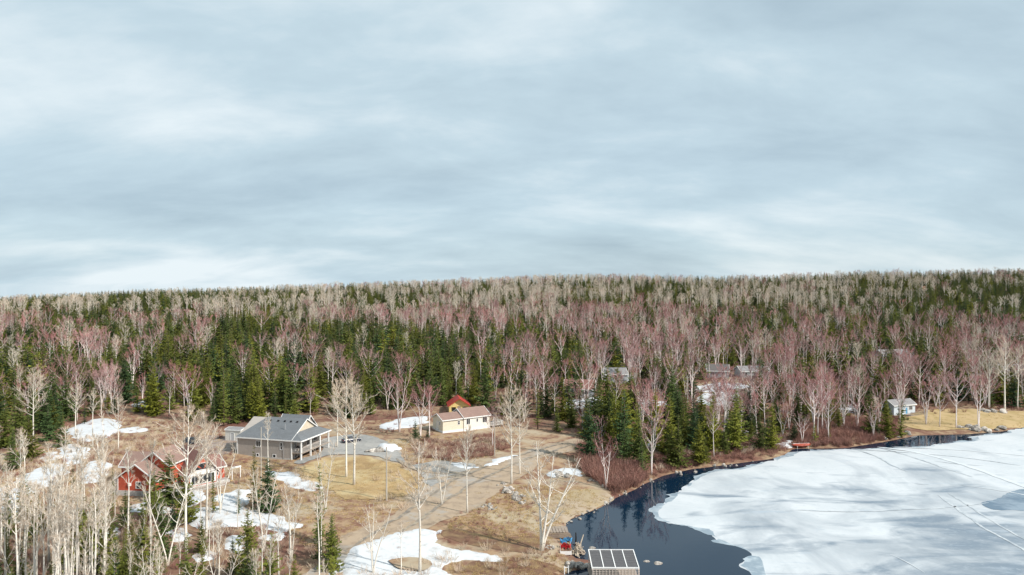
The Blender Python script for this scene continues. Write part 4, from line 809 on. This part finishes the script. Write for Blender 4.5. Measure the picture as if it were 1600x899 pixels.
# ------------------------------------------------------------------ hand-placed trees
T = [('aspen_near',656,897,690,'tall leaning white aspen rising from the big snow patch',0),('aspen_near',730,803,668,'white aspen standing alone on the dirt slope left of the stone heap',4),
 ('aspen_near',799,757,608,'dense pale aspen beside the road, just above the stone heap',2),('aspen_near',812,742,622,'paler second aspen just behind the dense roadside aspen',5),
 ('aspen_near',541,747,592,'left of two dark-footed white aspens on the straw lawn',5),('aspen_near',553,759,600,'right of two dark-footed white aspens on the straw lawn',2),('aspen',527,700,596,'slender aspen behind the porch of the taupe house',1),
 ('birch',624,676,590,'white-limbed birch standing on the snow strip behind the driveway',2),('birch',657,686,608,'pinkish birch beside the small spruces left of the cream bungalow',1),('birch',671,686,612,'second pinkish birch touching the corner of the cream bungalow',4),
 ('aspen_near',419,762,645,'thin young aspen in front of the taupe house wall',3),('clump_near',509,800,690,'forked pale tree in front of the porch posts of the taupe house',0),('aspen_near',291,866,640,'tall pale aspen left of the glazed red cottage gable',2),
 ('aspen_near',322,850,643,'tall pale aspen crossing the right red cottage',4),('clump_near',345,800,690,'leaning forked white trunks just right of the glazed red cottage',1),('aspen_near',52,692,585,'broad white aspen against dark spruces at far left',5),
 ('aspen_near',118,682,602,'pale aspen at the left forest edge above the snow',0),('birch',175,645,588,'wide bare birch above the upper left snow patch',2),('clump_near',262,885,742,'stout forked pale tree below the two red cottages',2),
 ('clump_near',583,898,785,'small reddish bare tree at the left side of the big snow patch',1),('aspen_near',627,900,815,'thin sapling on the snow left of the leaning aspen',3),('clump_near',412,862,728,'bare forked tree below the snow strip of the left yard',0),('clump_near',455,880,760,'short forked pale tree beside the thin spruce at lower centre left',2),
 ('birch',1285,674,592,'white-limbed birch rising from the red brush right of the red boat',5),('birch',1341,668,596,'red-topped birch midway between the red boat and the blue cabin',0),('birch',1447,664,594,'leftmost of the red birches standing before the straw lawn',2),('birch',1468,668,600,'second red birch from the left before the straw lawn',0),('birch',1494,670,590,'broad red birch before the straw lawn beside the boulder row',5),('birch',1529,670,596,'rightmost red birch before the straw lawn over the boulders',4),
 ('aspen',1546,641,548,'buff aspen at the back of the straw lawn, left of the tallest one',2),('aspen',1570,645,530,'tallest buff aspen at the back of the straw lawn',0),('aspen',1590,640,545,'buff aspen at the right edge behind the straw lawn',4),('birch',947,765,690,'small birch above the water at the end of the beach',1),('birch',1018,742,655,'leaning white birch at the bend of the dark shore water',7),
 ('aspen_near',200,862,700,'pale aspen in front of the left red cottage wall',3),('aspen_near',236,850,688,'pale aspen in front of the gable of the left red cottage',1),('clump_near',690,790,700,'low spreading grey tree at the junction of road and driveway',1),('birch',770,700,640,'small bare birch below the deck of the cream bungalow',0)]
for kd, px, py, tp, lb, vi in T: hand(kd, px, py, tp, lb, None, vi)
# the twin-trunk birch at the water: own mesh
tr, tw = bare_tree(905, 17, 0.26, 4.4, 26, 1500, 0.028, R(30), stems=3, fan=[(2.6,.05),(0.0,.42),(5.6,.17)], twl=0.7, subs=6, wsub=True, rtrunk=0.23, lim=.6)
p = P(846,862); o = empty('birch_tree', p, 0); tag(o, 'large white birch with spreading trunks at the waterline beside the boardwalk', 'tree'); smooth(link_mesh('trunk', tr.mesh('trunk', M_bark), o).data); link_mesh('crown', tw.mesh('crown', M_twig_pale), o)
for px, py, tp, lb, kd in [(649,690,655,'small dark spruce left of the cream bungalow','spruce'),(668,690,668,'smaller of two spruces beside the cream bungalow corner','spruce'),(264,786,704,'yellow-green spruce between the two red cottages','spruce'),(397,790,694,'thin young spruce below the left end of the taupe house','spruce_thin'),(499,850,722,'tall thin spruce left of the big snow patch','spruce_thin'),(1386,684,622,'dark spruce on the bank left of the pale blue cabin','spruce'),(1408,684,640,'bushy dark spruce on the bank below the pale blue cabin','spruce'),(952,706,642,'spruce at the end of the dirt road, left of the red brush','spruce'),(976,728,652,'pointed spruce behind the tall red brush at the bay','spruce'),(1003,742,668,'small spruce on the bank at the bend of the dark water','spruce_thin'),(1060,731,645,'tall spruce leaning over the dark shore water','spruce'),(1092,725,652,'spruce beside the tall one on the dark wooded shore','spruce')]:
    o = hand(kd, px, py, tp, lb)
    if px == 264: o.scale.x = o.scale.y = o.scale.z*1.45
# lower left grove, between camera and cottages
gr = random.Random(21); n_ = 0
for i in range(300):
    px, py = (gr.uniform(-60, 540) if i % 7 else gr.uniform(-50, 165)), gr.uniform(800, 1010)
    p = P(px, min(py, 1010)); 
    if px > 430 and py < 860: continue
    if px > 230 and gr.random() < .45: continue
    q = gr.random()
    cov = 165 < px < 360
    zn = 'beyond the left picture edge' if px < 0 else 'at the very left edge' if px < 30 else 'near the left edge' if px < 62 else 'well left of the red cottages' if px < 112 else 'just left of the left red cottage' if px < 165 else 'below the left red cottage' if px < 270 else 'below the glazed red cottage' if px < 370 else 'right of the glazed red cottage' if px < 450 else 'left of the big snow patch'
    dn = "at the grove's lower edge" if p.y < 82 else 'in the middle grove' if p.y < 97 else "at the grove's upper edge"
    if q < (.58 if px < 165 else .34):
        hh = gr.uniform(9,17) if px < 165 else gr.uniform(6,10) if cov else gr.uniform(7,12)
        sz = 'tall' if hh > 15.5 else 'medium' if hh > 10 else 'short'
        tree('aspen_near', p, hh, '%s slim white aspen %s, %s' % (sz, dn, zn), 'white aspens of the lower left grove', vi=gr.choice([3,6,1,7,6,3]))
    elif q < .93:
        hh = gr.uniform(5,10.5); tree('spruce' if gr.random() < .5 else 'spruce_thin', p, hh, '%s dark spruce %s, %s' % ('large' if hh > 8.5 else 'middling' if hh > 6.8 else 'small', dn, zn), 'spruces of the lower left grove')
    else: tree('clump_near', p, gr.uniform(6,10), 'forked pale tree in the lower left grove, %s' % zn, 'forked trees of the lower left grove')
EDGE = [(8,700),(30,694),(75,690),(95,700),(20,735),(45,720),(-10,720),(145,700),(160,712),(185,705)]
for i, (px, py) in enumerate(EDGE): hand('aspen_near' if i > 5 else 'spruce', px, py, py-gr.uniform(60,95), 'pale aspen beside the left snow patches' if i > 5 else ('spruce among the left snow patches near the picture edge' if py > 715 else 'spruce at the far left forest edge above the snow patches'), 'aspens beside the left snow patches' if i > 5 else 'spruces at the far left edge')

# ------------------------------------------------------------------ forest
CLR = [[v[:2] for v in pxs(l)] for l in (
 [(-200,765),(20,706),(110,682),(150,655),(235,650),(330,670),(400,662),(520,655),(600,650),(690,638),(735,634),(790,655),(830,672),(905,680),(914,700),(905,722),(960,745),(1005,752),(958,780),(930,800),(890,815),(885,897),(800,950),(560,990),(430,1000),(-300,1000)],
 [(1402,668),(1425,645),(1480,637),(1560,640),(1700,642),(1760,660),(1605,675),(1440,690),(1400,690)], [(1088,645),(1080,606),(1115,597),(1205,589),(1200,606),(1165,616),(1158,645)], [(880,632),(930,622),(990,624),(1068,632),(1068,642),(1010,637),(950,636),(885,646)], [(920,735),(935,712),(985,722),(1010,752),(960,770)])]
rf_ = np.random.RandomState(5)
cand = []
def rows(y0, y1, sp):
    ys = np.arange(y0, y1, sp)
    for y in ys:
        xw = 0.86*y+25; xs = np.arange(-xw, xw, sp); cand.append(np.stack([xs+rf_.uniform(-.48,.48,len(xs))*sp, y+rf_.uniform(-.48,.48,len(xs))*sp], 1))
rows(120, 300, 4.9); rows(300, 480, 5.5); rows(480, 720, 6.4); rows(720, 1000, 7.2)
cand = np.concatenate(cand); X, Y = cand[:,0], cand[:,1]
ok = lake_sd(X, Y) > 2.0
for c in CLR: ok &= ~inside(c, X, Y)
for c in FOOT: ok &= ~inside(c, X, Y)
ok &= ~((Y < 205) & (X < -20)) | (Y > 175)
X, Y = X[ok], Y[ok]; Z = ground(X, Y); PX = 800+FPX*X/Y; PY = 450+FPX*(CAMZ-Z)/Y
def gz(a, b_, c, d): return np.exp(-((PX-a)/c)**2-((PY-b_)/d)**2)          # a stand of one kind somewhere on the slope
YS = Y*.6; ns_ = vnoise(X, YS, 24, 11)*.45+vnoise(X, YS, 9, 12)*.55; nb_ = vnoise(X, YS, 26, 13)*.45+vnoise(X, YS, 9, 14)*.55; na_ = vnoise(X, YS, 30, 15)*.45+vnoise(X, YS, 10, 16)*.55
sp_s = ns_*1.0+.12+.27*gz(330,585,340,75)+.22*gz(690,590,180,60)+.25*gz(890,575,40,25)+.3*gz(1180,520,80,14)+.3*gz(1420,515,120,16)+.25*gz(930,490,60,10)+.3*gz(1560,480,120,20)+.2*gz(620,500,60,12)+.55*gz(120,474,330,9)+.20*gz(1350,515,260,22)-.22*gz(1300,610,420,55)-.12*gz(950,505,300,30)+.12*gz(1560,470,150,30)+.14*gz(1080,660,110,30)
sp_b = nb_*1.0+.22*gz(1250,610,420,90)+.20*gz(760,520,260,32)+.08*gz(900,580,300,50)-.3*gz(250,490,330,22)-.08*(PY < 500)
sp_a = na_*1.0+.34*gz(300,500,420,13)+.16*gz(800,478,300,22)+.12*gz(1280,485,140,18)-.25*gz(400,610,500,60)-.12*gz(1100,620,300,60)+.30*gz(1530,590,60,30)-.04+.06*(PY < 480)+.2*gz(1300,500,70,10)+.2*gz(1120,530,120,14)
kd = np.argmax(np.stack([sp_s+rf_.uniform(-.15,.15,len(X)), sp_b+rf_.uniform(-.15,.15,len(X)), sp_a+rf_.uniform(-.15,.15,len(X))]), 0)
u_ = rf_.random_sample(len(X)); kd = np.where((kd > 0) & (u_ < np.where(PX > 850, .24, .08)), 0, kd); kd = np.where((kd == 0) & (u_ > .93), 1+(u_*1000 % 2).astype(int), kd); kd = np.where((kd == 2) & (Y < 270) & (PX > 850) & (PX < 1480) & (u_ > .45), 1, kd); kd = np.where((kd == 1) & (PY < 490) & (u_ > .62), 2, kd)
thin = rf_.random_sample(len(X))
keep = np.where(kd == 0, thin < .92, np.where(kd == 1, thin < .55, thin < .70))
X, Y, Z, PX, PY, kd = [a[keep] for a in (X, Y, Z, PX, PY, kd)]
names = ['spruce','birch','aspen']; hts = [(5.0,17.0),(7.5,15.5),(9.5,16.5)]
ZONES = [(-1e9,120,'at far left'),(120,230,'above the left snow patches'),(230,360,'left of the taupe house'),(360,520,'behind the taupe house'),(520,640,'behind the gravel driveway'),(640,770,'behind the cream bungalow'),(770,915,'behind the dirt road end'),(915,1000,'at the snowy lane'),(1000,1075,'left of the lane pole'),(1075,1160,'right of the lane pole'),(1160,1250,'left of the red boat'),(1250,1330,'right of the red boat'),(1330,1410,'beside the pale blue cabin'),(1410,1510,'behind the straw lawn'),(1510,1e9,'at far right')]
adj = ['dark green spruce','bare birch with reddish twigs','bare aspen with buff twigs']
for t_ in range(3):
    idx = np.where(kd == t_)[0]; vis = (PX[idx] > -30) & (PX[idx] < 1630)
    sz = np.where(vis, 1/Y[idx], 0); order = idx[np.argsort(-sz)]
    near, far = order[:250], order[250:]
    for i in near:
        z = next(q for q in ZONES if q[0] <= PX[i] < q[1]); lo, hi = hts[t_]; kn = names[t_]
        if t_ == 0 and rng.random() < .2: kn = 'spruce_thin'
        hh = lo+(hi-lo)*rng.random()
        tree(kn, (X[i],Y[i],Z[i]), hh, ('tall ' if hh > lo+(hi-lo)*.66 else 'medium ' if hh > lo+(hi-lo)*.33 else 'short ')+adj[t_]+' '+('in the front row ' if Y[i] < np.percentile(Y[near], 33) else 'in the second row ' if Y[i] < np.percentile(Y[near], 66) else 'deeper in ')+z[2], names[t_]+' trees '+z[2])
    lo, hi = hts[t_]; pts = [(X[i],Y[i],Z[i],rng.random()*6.28,(lo+(hi-lo)*rng.random()**.8)/FAR[names[t_]][0][0],rng.randrange(5)) for i in far]
    if t_ == 0:
        q = np.where((kd > 0) & (rf_.random_sample(len(X)) < .85))[0]; ux = X[q]+rf_.uniform(-2.2,2.2,len(q)); uy = Y[q]+rf_.uniform(-2.2,2.2,len(q)); k = lake_sd(ux, uy) > 2.5
        for c in CLR+FOOT: k &= ~inside(c, ux, uy)
        ux, uy = ux[k], uy[k]; pts += [(x, y, z, rng.random()*6.28, rng.uniform(2.0,7.5)/14, rng.randrange(5)) for x, y, z in zip(ux, uy, ground(ux, uy))]
    scatter(names[t_]+'_forest', ['mass of dark green spruces covering the far wooded slope','mass of red-twigged bare birches covering the far wooded slope','mass of buff bare aspens covering the far wooded slope'][t_], pts, [(q[1],[q[2],q[3]]) for q in FAR[names[t_]]])
    print('FOREST', names[t_], len(near), len(far), 'far from', Y[far].min())

# ------------------------------------------------------------------ brush and dry grass
def shrub(seed, h_, n, tww, spread=.9):
    rg = random.Random(seed); mb = MB()
    for i in range(n):
        a = rg.random()*6.28; r_ = rg.random()*.35; p = Vector((math.cos(a)*r_, math.sin(a)*r_, -.1)); d = Vector((math.cos(a)*spread*rg.random(), math.sin(a)*spread*rg.random(), 1)).normalized(); l_ = h_*rg.uniform(.6,1.1)
        m_ = p+d*l_*.55; e_ = m_+(d+Vector((rg.uniform(-.3,.3),rg.uniform(-.3,.3),0))).normalized()*l_*.45
        s_ = d.cross(Vector((rg.uniform(-1,1),rg.uniform(-1,1),.1))).normalized()*tww*.5; k = len(mb.v)
        mb.v += [tuple(p-s_),tuple(p+s_),tuple(m_+s_*.8),tuple(m_-s_*.8),tuple(e_)]; mb.f += [(k,k+1,k+2,k+3),(k+3,k+2,k+4)]
        for q in range(3):
            b0 = p.lerp(m_, rg.uniform(.4,1)) if q else m_.lerp(e_, .3); e2 = b0+(d+Vector((rg.uniform(-.9,.9),rg.uniform(-.9,.9),rg.uniform(-.1,.5)))).normalized()*l_*.3; k = len(mb.v); mb.v += [tuple(b0-s_*.6),tuple(b0+s_*.6),tuple(e2)]; mb.f.append((k,k+1,k+2))
    return mb
def in_any(polys, x, y):
    r = np.zeros(len(x), bool)
    for c in polys: r |= inside(c, x, y)
    return r
def seeds(l, n, sd_):
    poly = [v[:2] for v in pxs(l)]; a = np.array(poly); g = np.random.RandomState(sd_); x = g.uniform(a[:,0].min(), a[:,0].max(), n); y = g.uniform(a[:,1].min(), a[:,1].max(), n); k = inside(poly, x, y) & (lake_sd(x, y) > .5)
    for c in FOOT: k &= ~inside(np.array(c).mean(0)+(np.array(c)-np.array(c).mean(0))*.75, x, y)
    return x[k], y[k]
KEEP = [[v[:2] for v in pxs(l)] for l in SNOW[:14]]+[[v[:2] for v in pxs(l)] for l in (
 [(908,686),(850,697),(775,716),(705,742),(640,785),(600,815),(540,838),(500,880),(470,930),(560,930),(640,842),(730,803),(800,756),(850,718),(905,698)],
 [(505,688),(560,680),(600,690),(640,728),(745,728),(668,762),(620,722),(515,713),(470,726)], [(520,716),(620,726),(655,745),(625,778),(515,768),(470,745)], [(880,819),(958,780),(925,765),(845,785),(830,800)])]
bx_ = []
for l, n, sd_, hs in [([(640,690),(700,690),(770,680),(800,700),(770,715),(700,722),(650,716)], 700, 1, (.7,1.8)), ([(905,700),(960,715),(1010,740),(1005,756),(960,775),(930,755),(905,735)], 700, 2, (1.2,3.4)), ([(1000,700),(1240,660),(1240,702),(1205,716),(1100,728),(1010,755)], 3000, 3, (.7,1.7)), ([(1235,665),(1400,655),(1400,688),(1320,699),(1240,700)], 1300, 4, (1.0,2.8)),
                   ([(60,760),(110,725),(260,690),(360,705),(480,740),(520,790),(430,815),(200,800)], 380, 5, (.5,1.3)), ([(-80,735),(110,690),(300,655),(380,680),(290,700),(60,760)], 700, 6, (.5,1.6)), ([(-100,800),(430,820),(530,880),(540,990),(-150,990)], 600, 7, (.5,1.5)), ([(840,812),(880,870),(880,900),(790,912),(730,890),(840,868)], 160, 8, (.3,.9)), ([(560,650),(700,648),(690,675),(640,685),(570,675)], 160, 9, (.5,1.2)), ([(560,880),(740,850),(860,800),(800,770),(650,830)], 320, 10, (.3,.9)), ([(860,600),(1240,590),(1240,660),(905,690)], 2200, 11, (.8,2.0)), ([(1240,580),(1640,570),(1640,640),(1240,665)], 2000, 12, (.8,2.0)), ([(-60,640),(300,600),(800,600),(860,660),(600,652),(300,662),(-80,700)], 1500, 13, (.7,1.8))]:
    x, y = seeds(l, n, sd_); k = ~in_any(KEEP, x, y) | (x*7.3 % 1 < .06); x, y = x[k], y[k]; z = ground(x, y); bx_ += [(a, b_, c, rng.random()*6.28, rng.uniform(*hs)/1.5, rng.randrange(4)) for a, b_, c in zip(x, y, z)]
px_ = []
for l, n, sd_, hs in [([(-80,735),(60,710),(260,690),(300,720),(480,745),(530,800),(430,815),(200,800),(-60,800)], 550, 51, (.7,2.2)), ([(100,690),(300,655),(380,680),(290,700),(110,720)], 260, 52, (.7,2.0)), ([(600,715),(700,690),(790,690),(700,720),(690,790),(600,815),(560,800)], 120, 53, (.8,2.2)), ([(-100,800),(430,820),(540,900),(540,990),(-150,990)], 330, 54, (.8,2.4)), ([(640,690),(800,690),(760,715),(650,716)], 300, 55, (.7,1.8)), ([(560,890),(760,850),(860,870),(800,940),(560,940)], 110, 56, (.6,2.0)), ([(1000,710),(1240,670),(1240,700),(1010,750)], 240, 57, (1,2.4)), ([(905,700),(1010,740),(960,770),(905,735)], 90, 58, (1,2.6))]:
    x, y = seeds(l, n, sd_); z = ground(x, y); px_ += [(a, b_, c, rng.random()*6.28, rng.uniform(*hs)/1.5, rng.randrange(4)) for a, b_, c in zip(x, y, z)]
scatter('brush', 'low tangle of red-brown leafless brush on slopes and shores', bx_, [(shrub(i, 1.5, 44, .03), [M_brush]) for i in range(4)])
scatter('pale_brush', 'low tangle of buff leafless brush around the cottages and driveway', px_, [(shrub(30+i, 1.5, 36, .028), [M_twig_pale]) for i in range(4)])
gx_ = []
for l, n, sd_ in [([(-120,745),(110,682),(150,655),(235,654),(330,676),(470,725),(480,790),(300,800),(130,790),(-60,800)], 4200, 31), ([(380,720),(470,730),(520,770),(600,785),(640,790),(540,838),(500,870),(420,815),(330,800)], 3000, 32), ([(600,690),(690,680),(800,690),(770,715),(640,725)], 1500, 33), ([(700,800),(800,760),(900,760),(950,780),(880,820),(860,860),(700,830)], 2600, 34), ([(700,880),(890,870),(880,940),(700,940)], 1000, 35), ([(1400,655),(1620,642),(1620,668),(1440,676)], 500, 36), ([(1005,748),(1100,722),(1235,695),(1235,706),(1110,732),(1010,757)], 500, 37), ([(520,716),(620,726),(655,745),(625,778),(515,768),(470,745)], 1500, 38), ([(470,735),(520,770),(630,785),(670,760),(640,725),(620,790),(520,790),(450,750)], 700, 39), ([(540,838),(640,785),(735,733),(850,697),(905,698),(800,760),(690,820),(585,880)], 500, 40)]:
    x, y = seeds(l, n, sd_); k = ~in_any(KEEP[:-4] if sd_ == 40 else KEEP[:-2], x, y) if sd_ != 38 else np.ones(len(x), bool); x, y = x[k], y[k]; z = ground(x, y); gx_ += [(a, b_, c+.03, rng.random()*6.28, rng.uniform(.5,1.3), rng.randrange(3)) for a, b_, c in zip(x, y, z)]
scatter('dry_grass', 'straw-coloured dry grass tufts over the cleared ground', gx_, [(shrub(60+i, .42, 22, .03, 1.3), [M_tuft]) for i in range(3)])
